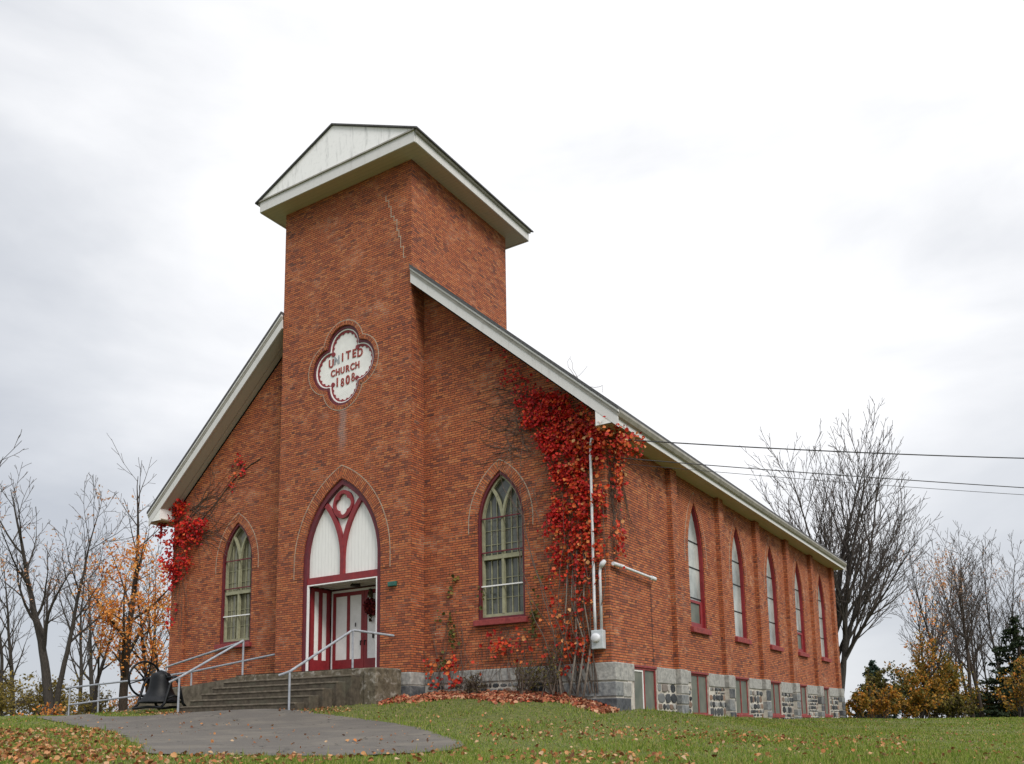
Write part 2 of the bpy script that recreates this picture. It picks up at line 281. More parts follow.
# ------------------------------------------------------------------ builders
LOC = {}
def tag(o, label=None, cat=None, group=None, kind=None):
    if label: o['label'] = label
    if cat: o['category'] = cat
    if group: o['group'] = group
    if kind: o['kind'] = kind
    return o
def thing(name, label, cat, loc=(0, 0, 0), group=None):
    o = bpy.data.objects.new(name, None); COL.objects.link(o); o.location = loc; o.empty_display_size = .2; LOC[o] = Vector(loc)
    return tag(o, label, cat, group)
FRONT = lambda y0=0.0: (lambda u, v, d: (u, y0 - d, v))
SIDE = lambda x0=0.0: (lambda u, v, d: (x0 + d, u, v))
class MB:
    def __init__(s): s.v = []; s.f = []; s.uv = {}
    def add(s, vs, fs, uvs=None):
        b = len(s.v); s.v += [tuple(p) for p in vs]
        for i, f in enumerate(fs):
            s.f.append([b+k for k in f])
            if uvs: s.uv[len(s.f)-1] = uvs[i]
        return s
    def box(s, x0, x1, y0, y1, z0, z1):
        vs = [(x, y, z) for z in (z0, z1) for y in (y0, y1) for x in (x0, x1)]
        return s.add(vs, [(0, 2, 3, 1), (4, 5, 7, 6), (0, 1, 5, 4), (2, 6, 7, 3), (0, 4, 6, 2), (1, 3, 7, 5)])
    def slab(s, loop, holes, d0, d1, mp):
        loops = [list(loop)] + [list(h) for h in holes]
        tris = tessellate_polygon([[Vector((a, b, 0)) for a, b in l] for l in loops])
        flat = [p for l in loops for p in l]; n = len(flat)
        vs = [mp(a, b, d0) for a, b in flat] + [mp(a, b, d1) for a, b in flat]
        fs = [tuple(t) for t in tris] + [tuple(n+k for k in reversed(t)) for t in tris]
        o = 0
        for l in loops:
            k = len(l)
            for i in range(k): a, b = o+i, o+(i+1) % k; fs.append((a, b, n+b, n+a))
            o += k
        return s.add(vs, fs)
    def strip(s, pts, w, d0, d1, mp, closed=False):
        n = len(pts); L, R = [], []
        for i, (x, y) in enumerate(pts):
            a = pts[(i-1) % n] if (closed or i) else pts[i]; b = pts[(i+1) % n] if (closed or i < n-1) else pts[i]
            tx, ty = b[0]-a[0], b[1]-a[1]; l = math.hypot(tx, ty) or 1; nx, ny = -ty/l*w/2, tx/l*w/2
            L.append((x+nx, y+ny)); R.append((x-nx, y-ny))
        for i in range(n if closed else n-1):
            j = (i+1) % n; s.slab([L[i], L[j], R[j], R[i]], [], d0, d1, mp)
        return s
    def voussoirs(s, pts, w, d0, d1, mp):
        # a ring of bricks laid on edge along pts: u runs across the ring, v along it
        acc = 0; n = len(pts); L, R = [], []
        for i, (x, y) in enumerate(pts):
            a = pts[max(i-1, 0)]; b = pts[min(i+1, n-1)]; tx, ty = b[0]-a[0], b[1]-a[1]; l = math.hypot(tx, ty)
            nx, ny = -ty/l*w/2, tx/l*w/2; L.append((x+nx, y+ny)); R.append((x-nx, y-ny))
        for i in range(n-1):
            l = math.dist(pts[i], pts[i+1])
            q = [L[i], L[i+1], R[i+1], R[i]]; vs = [mp(*p, d1) for p in q] + [mp(*p, d0) for p in q]
            fu = [(0.02, acc), (0.02, acc+l), (.02+w, acc+l), (.02+w, acc)]
            s.add(vs, [(0, 1, 2, 3), (0, 1, 5, 4), (2, 3, 7, 6)], [fu, [fu[0], fu[1], fu[1], fu[0]], [fu[2], fu[3], fu[3], fu[2]]])
            acc += l
        return s
    def tube(s, pts, rad, n=8, cap=True):
        pts = [Vector(p) for p in pts]; k = len(pts)
        if not hasattr(rad, '__len__'): rad = [rad]*k
        t0 = (pts[1]-pts[0]).normalized(); ref = Vector((0, 0, 1)) if abs(t0.z) < .9 else Vector((1, 0, 0)); a = t0.cross(ref).normalized()
        vs = []
        for i in range(k):
            t = (pts[min(i+1, k-1)]-pts[max(i-1, 0)])
            t = t.normalized() if t.length > 1e-9 else t0
            a = (a - t*a.dot(t)); a = a.normalized() if a.length > 1e-6 else t.orthogonal().normalized(); b = t.cross(a)
            for j in range(n):
                th = 2*math.pi*j/n; vs.append(pts[i] + (a*math.cos(th)+b*math.sin(th))*rad[i])
        fs = [(i*n+j, i*n+(j+1) % n, (i+1)*n+(j+1) % n, (i+1)*n+j) for i in range(k-1) for j in range(n)]
        if cap: fs += [tuple(reversed(range(n))), tuple((k-1)*n+j for j in range(n))]
        return s.add(vs, fs)
    def lathe(s, prof, org, axis=Vector((0, 0, 1)), n=32):
        a = axis.orthogonal().normalized(); b = axis.cross(a).normalized(); org = Vector(org); vs = []; k = len(prof)
        for r, h in prof:
            for j in range(n):
                th = 2*math.pi*j/n; vs.append(org + axis*h + (a*math.cos(th)+b*math.sin(th))*max(r, 1e-4))
        fs = [(i*n+j, i*n+(j+1) % n, (i+1)*n+(j+1) % n, (i+1)*n+j) for i in range(k-1) for j in range(n)]
        return s.add(vs, fs)
    def build(s, name, mat, parent=None, bevel=0, smooth=False, fix=True):
        me = bpy.data.meshes.new(name); loc = LOC.get(parent, Vector((0, 0, 0)))
        me.from_pydata([(x-loc[0], y-loc[1], z-loc[2]) for x, y, z in s.v], [], s.f)
        uvl = me.uv_layers.new(name='UVMap'); data = np.zeros(len(me.loops)*2, np.float32)
        for p in me.polygons:
            if p.index in s.uv:
                for li, q in zip(p.loop_indices, s.uv[p.index]): data[2*li], data[2*li+1] = q
                continue
            nx, ny, nz = abs(p.normal.x), abs(p.normal.y), abs(p.normal.z)
            for li in p.loop_indices:
                x, y, z = s.v[me.loops[li].vertex_index]
                if nz > .8: a = (x, y)
                elif nz > .3: a = (y, z*1.4) if nx > ny else (x, z*1.4)
                elif nx > ny: a = (y, z)
                else: a = (x, z)
                data[2*li], data[2*li+1] = a
        uvl.data.foreach_set('uv', data)
        if fix and len(s.f) < 20000:
            bm = bmesh.new(); bm.from_mesh(me); bmesh.ops.recalc_face_normals(bm, faces=bm.faces); bm.to_mesh(me); bm.free()
        if smooth: me.polygons.foreach_set('use_smooth', [True]*len(me.polygons))
        me.materials.append(mat); me.update()
        o = bpy.data.objects.new(name, me); COL.objects.link(o)
        if parent: o.parent = parent; LOC[o] = loc
        if bevel:
            b = o.modifiers.new('bevel', 'BEVEL'); b.width = bevel; b.segments = 2; b.limit_method = 'ANGLE'
        return o
def tri_mesh(name, V, F, mat, parent=None, loc=(0, 0, 0)):
    """bulk mesh from numpy arrays, F (n,k) with k = 3 or 4"""
    V = np.asarray(V, np.float32) - np.asarray(loc, np.float32); F = np.asarray(F, np.int32); n, k = F.shape
    me = bpy.data.meshes.new(name); me.vertices.add(len(V)); me.vertices.foreach_set('co', V.ravel())
    me.loops.add(n*k); me.loops.foreach_set('vertex_index', F.ravel())
    me.polygons.add(n); me.polygons.foreach_set('loop_start', np.arange(n, dtype=np.int32)*k)
    me.materials.append(mat); me.update(calc_edges=True); me.validate()
    o = bpy.data.objects.new(name, me); COL.objects.link(o)
    if parent: o.parent = parent
    return o

# ------------------------------------------------------------------ ground
GP = np.array([(0.44, -14.76, -1.81), (-2.57, -13.11, -1.73), (-6.6, -10.92, -1.54), (-12.64, -7.62, -1.3), (-18.67, -4.33, -1.09), (-26.72, 0.06, -0.81), (1.64, -14.01, -1.84), (-0.97, -12.1, -1.8), (-4.46, -9.57, -1.63), (-9.69, -5.77, -1.29), (-14.06, -2.61, -0.99), (2.84, -13.25, -1.86), (1.36, -11.82, -1.85), (-0.85, -9.66, -1.76), (-3.8, -6.79, -1.53), (-7.12, -3.56, -1.19), (4.12, -12.45, -1.88), (2.63, -10.43, -1.87), (0.86, -8.0, -1.76), (-1.22, -5.17, -1.5), (-3.3, -2.34, -1.16), (5.4, -11.65, -1.91), (4.05, -8.95, -1.88), (2.7, -6.25, -1.74), (1.13, -3.11, -1.53), (8.73, -8.37, -2.02), (8.46, -3.82, -2.01), (8.13, 1.88, -1.94), (7.59, 10.99, -1.82), (6.86, 23.52, -1.61), (6.32, 32.63, -1.53), (6.84, -9.56, -1.99), (5.81, -5.48, -1.93), (4.52, -0.39, -1.83), (2.71, 6.74, -1.69), (0.65, 14.9, -1.52), (-1.42, 23.04, -1.4), (-5.76, -1.0, -0.78), (-4.06, -1.3, -0.86), (-2.23, -1.3, -0.94), (-0.87, -1.2, -1.0), (-0.14, -0.8, -1.2), (-0.1, -0.2, -1.2), (0.2, 5.0, -1.3), (0.2, 10.0, -1.36), (0.2, 16.0, -1.42), (0.2, 25.0, -1.46), (-1.4, -0.2, -0.78), (-2.9, -0.2, -0.72), (-4.8, -0.2, -0.66), (-6.0, -0.3, -0.7), (-12.0, -3.5, -1.05), (-7.6, -3.5, -0.97), (-9.8, -3.5, -1.0), (-15.3, -2.6, -0.86), (-13.0, -2.6, -0.84), (-21.6, -0.9, -1.05), (-19.9, -0.9, -0.95), (-17.0, -0.5, -0.85), (-17.0, 20.0, -1.2), (-10.0, 28.0, -1.5), (-30.0, 15.0, -1.2), (10.0, 50.0, -1.7), (30.0, 30.0, -1.7), (9.4, -19.7, -3.0), (20.0, -15.0, -2.9), (-5.0, -25.0, -2.9), (99.0, 0.0, -3.0), (86.9, 45.0, -3.0), (54.0, 77.9, -3.0), (9.0, 90.0, -3.0), (-36.0, 77.9, -3.0), (-68.9, 45.0, -3.0), (-81.0, 0.0, -3.0), (-68.9, -45.0, -3.0), (-36.0, -77.9, -3.0), (9.0, -90.0, -3.0), (54.0, -77.9, -3.0), (86.9, -45.0, -3.0)])
def _k(r2): return np.where(r2 > 1e-12, 0.5*r2*np.log(np.maximum(r2, 1e-12)), 0.0)
def _fit():
    n = len(GP); X = GP[:, :2]; d = ((X[:, None]-X[None])**2).sum(-1)
    A = np.zeros((n+3, n+3)); A[:n, :n] = _k(d)+np.eye(n)*1.5; A[:n, n] = 1; A[:n, n+1:] = X; A[n:, :n] = A[:n, n:].T
    return np.linalg.solve(A, np.r_[GP[:, 2], 0, 0, 0])
GW = _fit()
def gz(x, y):
    x = np.asarray(x, float); y = np.asarray(y, float); sh = x.shape; P = np.stack([x.ravel(), y.ravel()], 1); z = np.empty(len(P))
    for i in range(0, len(P), 20000):
        Q = P[i:i+20000]; d = ((Q[:, None]-GP[None, :, :2])**2).sum(-1)
        z[i:i+20000] = _k(d)@GW[:len(GP)]+GW[len(GP)]+Q@GW[len(GP)+1:]
    r = np.hypot(P[:, 0]-9, P[:, 1]); t = np.clip((r-55)/35, 0, 1); t = t*t*(3-2*t)
    z = z*(1-t)-3.0*t
    return z.reshape(sh) if sh else float(z[0])
PATH = [(-12.5, -6.68), (-6.78, -9.03), (-3.06, -11.07), (-1.2, -12.2), (-.2, -12.75), (0.99, -12.43), (2.0, -11.75), (2.2, -10.4), (2.14, -9.8), (1.38, -8.41), (-0.07, -7.04), (-2.56, -5.13), (-5.01, -3.95), (-6.73, -3.45),
        (-7.36, -3.30), (-11.9, -3.30), (-12.3, -4.2), (-13.0, -4.55), (-14.5, -4.3), (-17, -3.1), (-19.5, -1.75), (-22, -.3), (-24.0, 1.0), (-25, -.2), (-20.5, -2.9), (-16, -5.2)]
def inside(x, y, poly):
    x = np.asarray(x); y = np.asarray(y); c = np.zeros(x.shape, bool); n = len(poly)
    for i in range(n):
        x0, y0 = poly[i]; x1, y1 = poly[(i+1) % n]
        if y0 == y1: continue
        c ^= ((y0 > y) != (y1 > y)) & (x < (x1-x0)*(y-y0)/(y1-y0)+x0)
    return c
def axis(lo, hi, step, far):
    a = list(np.arange(lo, hi+1e-6, step)); g, p, q = step, lo, hi
    while p > -far: g *= 1.35; p -= g; a.insert(0, p)
    g = step
    while q < far: g *= 1.35; q += g; a.append(q)
    return np.array(a)
def make_ground():
    xs = axis(-45, 22, .5, 900); ys = axis(-22, 60, .5, 900); X, Y = np.meshgrid(xs, ys); Z = gz(X, Y)
    V = np.stack([X.ravel(), Y.ravel(), Z.ravel()], 1); nx, ny = len(xs), len(ys)
    i, j = np.meshgrid(np.arange(nx-1), np.arange(ny-1)); a = (j*nx+i).ravel(); F = np.stack([a, a+1, a+nx+1, a+nx], 1)
    o = tri_mesh('ground', V, F, M['lawn']); tag(o, kind='structure'); o.data.polygons.foreach_set('use_smooth', [True]*len(o.data.polygons))
make_ground()
def make_path():
    # smooth outline, cut into a fine grid so that it follows the lawn
    P = np.array(PATH); n = len(P); pts = []
    for i in range(n):
        p0, p1, p2, p3 = P[i-1], P[i], P[(i+1) % n], P[(i+2) % n]
        for t in np.linspace(0, 1, 6, endpoint=False):
            pts.append(.5*((2*p1)+(-p0+p2)*t+(2*p0-5*p1+4*p2-p3)*t*t+(-p0+3*p1-3*p2+p3)*t**3))
    rp = random.Random(9); dns = []
    for i in range(len(pts)):
        a, b = pts[i], pts[(i+1) % len(pts)]
        for t in (0, .25, .5, .75): q_ = a+(b-a)*t; dns.append(q_+np.array([rp.gauss(0, .035), rp.gauss(0, .035)]))
    pts = dns
    bm = bmesh.new(); vs = [bm.verts.new((x, y, 0)) for x, y in pts]; f = bm.faces.new(vs)
    for ax, lo, hi in ((0, -26, 4), (1, -14, 3)):
        for c in np.arange(lo, hi, .5):
            co = (c, 0, 0) if ax == 0 else (0, c, 0); no = (1, 0, 0) if ax == 0 else (0, 1, 0)
            bmesh.ops.bisect_plane(bm, geom=bm.verts[:]+bm.edges[:]+bm.faces[:], plane_co=co, plane_no=no)
    bmesh.ops.triangulate(bm, faces=bm.faces)
    zz = gz(np.array([v.co.x for v in bm.verts]), np.array([v.co.y for v in bm.verts]))
    for v, z in zip(bm.verts, zz): v.co.z = z+.022
    bmesh.ops.recalc_face_normals(bm, faces=bm.faces)
    me = bpy.data.meshes.new('path'); bm.to_mesh(me); bm.free(); me.materials.append(M['asphalt'])
    o = bpy.data.objects.new('path', me); COL.objects.link(o); tag(o, kind='structure')
    return [tuple(p) for p in pts]
PATHS = make_path()

# ------------------------------------------------------------------ church
W, L, ZE = 17.19, 25.2, 6.0
XC = -W/2; TW = 5.37; TX0, TX1 = XC-TW/2, XC+TW/2; TD = .62; TB = 4.67; ZT = 15.6
SL = .8815; ZR = 6.272; OX = .716; OY = .69
roof_z = lambda x: ZR + SL*((W/2+OX)-abs(x-XC))
wall_z = lambda x: roof_z(x)-.62
church = thing('church', 'red brick country church with square front tower and rubble stone foundation', 'church', (XC, 12, -1.3))

def arch_side(w, zs, h, n=14, u0=0.0):
    """right half then left half of a pointed arch, from the right springing over the apex to the left springing"""
    R = (h*h+w*w)/(2*w); th = math.atan2(h, R-w) if R > w else math.pi/2
    th = math.asin(min(1, h/R)); pts = []
    for i in range(n+1):
        a = th*i/n; pts.append((u0 + (w-R)+R*math.cos(a), zs+R*math.sin(a)))
    return pts + [(2*u0-x, y) for x, y in reversed(pts[:-1])]
def arch_loop(w, zb, zs, h, n=14, u0=0.0, inset=0.0, insb=None):
    i = inset; b = inset if insb is None else insb
    return [(u0-w+i, zb+b), (u0+w-i, zb+b)] + arch_side(w-i, zs, h-i*1.25, n, u0)

FW_U = (XC-5.31, XC+5.31)       # front windows
FW = dict(w=.76, zb=1.34, zs=4.05, h=1.43)
SW_U = [6.2, 10.36, 14.5, 18.62, 22.74]; SW = dict(w=.68, zb=1.36, zs=3.55, h=1.85)
BW_U = [1.8, 5.87, 9.95, 13.97, 18.0, 22.05]; BW = (.74, -1.27, -.06)
PIL = [4.2, 8.38, 12.5, 16.65, 20.75, 24.93]
DW, DZS, DH = 1.57, 3.5, 2.5     # doorway arch
DZB = .12
QC = (XC-.02, 9.63)

def quatrefoil(r, k, n=18, u0=0.0, v0=0.0):
    """four lobes of radius r centred k from the middle"""
    pts = []
    half = math.pi/2 + math.asin(max(-1, min(1, 1 - 0))) * 0
    # lobe circles meet on the diagonals: find the angle
    a = k/math.sqrt(2); d = math.sqrt(max(r*r-a*a, 0)); t = a + d      # distance of the notch from the middle along the diagonal
    nx = t/math.sqrt(2); ang = math.atan2(nx, nx-k)
    for q in range(4):
        th0 = q*math.pi/2; cx, cy = k*math.cos(th0), k*math.sin(th0)
        for i in range(n):
            b = -ang + 2*ang*i/n; pts.append((u0+cx+r*math.cos(th0+b), v0+cy+r*math.sin(th0+b)))
    return pts

def church_walls():
    f = FRONT()
    holes = [arch_loop(u0=u, **FW) for u in FW_U] + [[(XC-1.62, .08), (XC+1.62, .08), (XC+1.62, 2.95), (XC-1.62, 2.95)]]
    out = [(-W, 0), (0, 0), (0, ZE+.2), (0, wall_z(0)), (XC, wall_z(XC)), (-W, wall_z(-W))]
    MB().slab([(-W, 0), (0, 0), (0, wall_z(0)), (XC, wall_z(XC)), (-W, wall_z(-W))], holes, -.4, 0, f).build('wall', M['brick'], church)
    sm = SIDE()
    MB().slab([(.4, 0), (L-.4, 0), (L-.4, ZE+.12), (.4, ZE+.12)], [arch_loop(u0=u, **SW) for u in SW_U], -.4, 0, sm).build('wall', M['brick'], church)
    MB().box(-W, -W+.4, .4, L-.4, 0, ZE+.12).build('wall', M['brick'], church)
    MB().slab([(-W, 0), (0, 0), (0, wall_z(0)), (XC, wall_z(XC)), (-W, wall_z(-W))], [], 0, .4, lambda u, v, d: (u, L-d, v)).build('wall', M['brick'], church)
    # pilasters along the side wall and at the front corners
    for y in PIL: MB().box(.003, .15, y-.24, y+.24 if y < 24 else L-.03, .01, ZE+.06).build('pilaster', M['brick'], church)
    for x0, x1 in ((-W, -W+.72), (-.72, 0)):
        MB().slab([(x0, .01), (x1, .01), (x1, min(wall_z(x1), wall_z(x0))-.02), (x0, min(wall_z(x0), wall_z(x1))-.02)], [], .003, .09, f).build('pilaster', M['brick'], church)
    # foundation of rubble, with openings for the basement windows
    MB().slab([(-W-.05, -2.6), (.05, -2.6), (.05, -.004), (-W-.05, -.004)], [], -.4, .05, f).build('foundation', M['limewall'], church)
    w, z0, z1 = BW
    MB().slab([(.41, -2.6), (L-.41, -2.6), (L-.41, -.004), (.41, -.004)], [[(u-w, z0), (u+w, z0), (u+w, z1), (u-w, z1)] for u in BW_U], -.4, .05, sm).build('foundation', M['limewall'], church)
    MB().box(-W-.05, -W+.35, .41, L-.41, -2.6, -.004).build('foundation', M['limewall'], church)
    MB().box(-W-.05, .05, L-.4, L+.05, -2.6, -.004).build('foundation', M['limewall'], church)
    for y in PIL: MB().box(.055, .2, y-.28, min(y+.28, L+.04), -2.6, -.006).build('pilaster_base', M['limewall'], church)
church_walls()

def quoins():
    rng = random.Random(4)
    def blk(x0, x1, y0, y1, z0, z1, k):
        mt = M[('ashlar', 'midstone', 'darkstone')[k]]
        MB().box(x0, x1, y0, y1, z0, z1).build('corner_stone', mt, church, bevel=.022)
    # front right corner
    blk(-1.42, -.62, -.115, .3, -.44, 0.0, 0); blk(-.60, .12, -.12, .62, -.45, 0.0, 0); blk(.03, .10, .65, 1.03, -.45, 0.0, 0)
    blk(-1.36, -.50, -.125, .2, -.84, -.48, 1); blk(-.46, .115, -.12, .3, -.84, -.485, 1); blk(.03, .115, .33, .78, -.85, -.48, 0)
    blk(-.80, .13, -.13, .7, -1.4, -.885, 2); blk(-1.4, -.84, -.11, .3, -1.25, -.875, 1)
    MB().box(-1.40, .088, -.088, .9, -1.45, -.012).build('mortar_joint', M['mortarlight'], church)
    # tower corners
    for sx in (TX1, TX0):
        s = 1 if sx == TX1 else -1
        a, b = sorted((sx-s*.62, sx+s*.07)); blk(a, b, -TD-.07, -TD+.64, -.36, -.004, 0)
        a, b = sorted((sx-s*.7, sx+s*.075)); blk(a, b, -TD-.075, -TD+.66, -1.0, -.38, 2)
    # dressed course along the front base
    x = TX1+.1
    while x < -1.6:
        ln = rng.uniform(.5, .95); blk(x, min(x+ln, -1.45), -.085, .1, -.34, -.006, 0); x += ln+.02
    # dressed blocks and rough squared stones between the basement windows
    w = BW[0]; edges = [(u-w, u+w) for u in BW_U] + [(L+.02, 0)]
    for i in range(len(BW_U)):
        a, b = edges[i][1]+.03, edges[i+1][0]-.03; p = PIL[i]
        cuts = [a, p-.3, p+.3, b] if b > p+.35 else [a, p-.3, L+.06]
        for j in range(len(cuts)-1):
            y0, y1 = cuts[j], cuts[j+1]-.02; xo = .225 if j == 1 else .085
            hgt = rng.uniform(.34, .46)
            blk(0, xo, y0, y1, -hgt, -.005, 0)
            if j == 1:
                z = -hgt-.02
                while z > -1.35:
                    h2 = rng.uniform(.2, .42); blk(.05, xo+rng.uniform(-.005, .012), y0+rng.uniform(0, .05), y1-rng.uniform(0, .05), z-h2, z, rng.choice((0, 1, 1, 2, 2))); z -= h2+.03
            elif False:
                for q in range(4):
                    yy = rng.uniform(y0, y1-.3); zz = rng.uniform(-1.3, -hgt-.3); blk(.03, .08, yy, yy+rng.uniform(.14, .34), zz, zz+rng.uniform(.14, .3), rng.choice((0, 1, 2, 2)))
quoins()
M['rubble'] = None
def rubble_material():
    s = NT('rubble_face', .9); g = s.n('ShaderNodeNewGeometry'); ob = s.coord('Object'); n = s.noise(ob, 11, 6, .65)
    c = s.ramp(g.outputs['Random Per Island'], [(0, (.012, .014, .018)), (.25, (.028, .032, .038)), (.42, (.060, .065, .070)), (.56, (.16, .165, .165)), (.7, (.28, .28, .27)), (.82, (.24, .15, .10)), (.9, (.11, .08, .065)), (1, (.42, .40, .37))])
    c = s.mix(s.mr(n, .45, .75, 0, .22), c, (.24, .24, .23)); s.color(c); s.bump(n, .8, .02); return s.m
M['rubble'] = rubble_material()
def rubble():
    rng = random.Random(17); w = BW[0]; pan = []; e = [(u-w, u+w) for u in BW_U]
    def fill(mb, y0, y1, z0, z1, x):
        z = z1
        while z > z0:
            h = rng.choice((.10, .13, .17, .21, .27))*rng.uniform(.85, 1.15); y = y0+rng.uniform(-.05, .02)
            while y < y1-.05:
                l = max(.09, h*rng.uniform(.7, 1.9)); ya, yb = max(y+.016, y0), min(y+l-.016, y1)
                if yb-ya > .06:
                    zt, zb = z-.014+rng.uniform(-.012, .006), z-h+.014+rng.uniform(-.006, .012); n = 8; cy, cz = (ya+yb)/2, (zt+zb)/2; a0 = rng.uniform(0, .5); d = x+rng.uniform(.012, .04)
                    o = []; 
                    for k in range(n):
                        a = a0+2*math.pi*k/n; q = max(abs(math.cos(a)), abs(math.sin(a)))**.72*rng.uniform(.9, 1.04); o.append((cy+(yb-ya)/2*math.cos(a)/q*.98, cz+(zt-zb)/2*math.sin(a)/q*.98))
                    vs = [(x-.03, a, b) for a, b in o]+[(d-.012, a, b) for a, b in o]+[(d, cy+(a-cy)*.78, cz+(b-cz)*.78) for a, b in o]
                    mb.add(vs, [(k, (k+1) % n, n+(k+1) % n, n+k) for k in range(n)]+[(n+k, n+(k+1) % n, 2*n+(k+1) % n, 2*n+k) for k in range(n)]+[tuple(2*n+k for k in range(n))])
                y += l
            z -= h
    def panel(*a):
        mb = MB(); fill(mb, *a)
        if mb.v: mb.build('rubble_stones', M['rubble'], church)
    for i in range(len(BW_U)):
        a = e[i][1]+.04; b = (e[i+1][0]-.04) if i+1 < len(e) else L+.03; p = PIL[i]; panel(a, min(p-.3, b), -1.65, -.42, .05)
        if b > p+.34: panel(p+.3, b, -1.65, -.42, .05)
        panel(e[i][0], e[i][1], -1.75, -1.40, .05)
    o = MB(); fill(o, .9, 5.2, -1.3, -.38, .05)                               # turned round to the front wall
    o.v = [(-a[1]-.55, -a[0], a[2]) for a in o.v]; o.build('rubble_stones', M['rubble'], church)
rubble()

def roof():
    sh, fa, so_ = .09, .0, 0
    r = thing  # noqa
    y0, y1 = -OY, L+OY*.5
    A, B = W/2+OX, 0
    base = lambda a: ZR+SL*(A-a)
    prof = [(-A, base(A)), (0, base(0)), (A, base(A)), (A, base(A)-.07), (0, base(0)-.10), (-A, base(A)-.07)]
    mp = lambda u, v, d: (XC+u, d, v)
    # the tower stands in front of the ridge: the roof covering stops beside it
    bt = TW/2+.01
    def slope(sgn, a0, ya, yb):
        q = [(sgn*A, base(A)), (sgn*a0, base(a0)), (sgn*a0, base(a0)-.1), (sgn*A, base(A)-.08)]
        return q, ya, yb
    rm = MB()
    for sgn in (-1, 1):
        q, a, b = slope(sgn, bt, y0-.05, TB+.01); rm.slab(q, [], a, b, mp)
        q, a, b = slope(sgn, 0, TB+.01, y1+.05); rm.slab(q, [], a, b, mp)
    ro = rm.build('roof', M['shingle'], church)
    # raking boards on the front gable: a crown mould above a flat board, both butting the tower
    for sgn in (-1, 1):
        def band(t0, t1, a0, a1): return [(sgn*a1, base(a1)-t0), (sgn*a0, base(a0)-t0), (sgn*a0, base(a0)-t1), (sgn*a1, base(a1)-t1)]
        MB().slab(band(.085, .17, bt, A-.01), [], -OY-.035, -OY+.06, mp).build('rake_moulding', M['trim'], church, bevel=.02)
        MB().slab(band(.172, .26, bt, A-.04), [], -OY-.005, -OY+.05, mp).build('rake_moulding', M['gutter'], church)
        MB().slab(band(.262, .56, bt, A-.05), [], -OY+.012, -OY+.06, mp).build('rake_board', M['trim'], church)
        sfm = MB(); sfm.slab(band(.50, .53, bt, A-.1), [], -OY+.062, -.002, mp).build('rake_soffit', M['rakesoffit'], church)
        # back gable boards
        MB().slab([(sgn*(A-.03), base(A)-.09), (0, base(0)-.11), (0, base(0)-.5), (sgn*(A-.03), base(A)-.45)], [], y1-.02, y1+.02, mp).build('rake_board', M['trim'], church)
        # eaves: soffit, fascia, gutter, and the plate that closes the eave at the front
        xw = W/2; zb = 5.93
        a, b = sorted((sgn*(xw+.004), sgn*(A-.14)))
        MB().box(XC+a, XC+b, y0+.06, y1-.03, zb, zb+.03).build('eave_soffit', M['soffit'], church)
        a, b = sorted((sgn*(A-.135), sgn*(A-.10)))
        MB().box(XC+a, XC+b, y0+.065, y1-.025, zb-.05, zb+.27).build('fascia', M['trim'], church)
        g = [(A-.098, base(A)-.09), (A+.02, base(A)-.09), (A+.02, base(A)-.15), (A-.03, base(A)-.24), (A-.098, base(A)-.27)]
        MB().slab([(sgn*p, q) for p, q in g], [], y0+.02, y1-.02, mp).build('gutter', M['gutter'], church)
        MB().slab([(sgn*(xw+.05), zb-.03), (sgn*(A-.13), zb-.03), (sgn*(A-.13), base(A-.13)-.5), (sgn*(xw+.05), base(xw+.05)-.3)], [], -OY+.02, -OY+.058, mp).build('eave_return', M['white'], church)
        a, b = sorted((sgn*(xw+.05), sgn*(xw+.08)))
        MB().box(XC+a, XC+b, -OY+.06, -.003, zb-.02, zb+.62).build('eave_return', M['white'], church)
        MB().slab([(sgn*(xw+.05), zb-.03), (sgn*(A-.13), zb-.03), (sgn*(A-.13), base(A-.13)-.12), (sgn*(xw+.05), base(xw+.05)-.12)], [], y1-.06, y1-.03, mp).build('eave_return', M['white'], church)
roof()

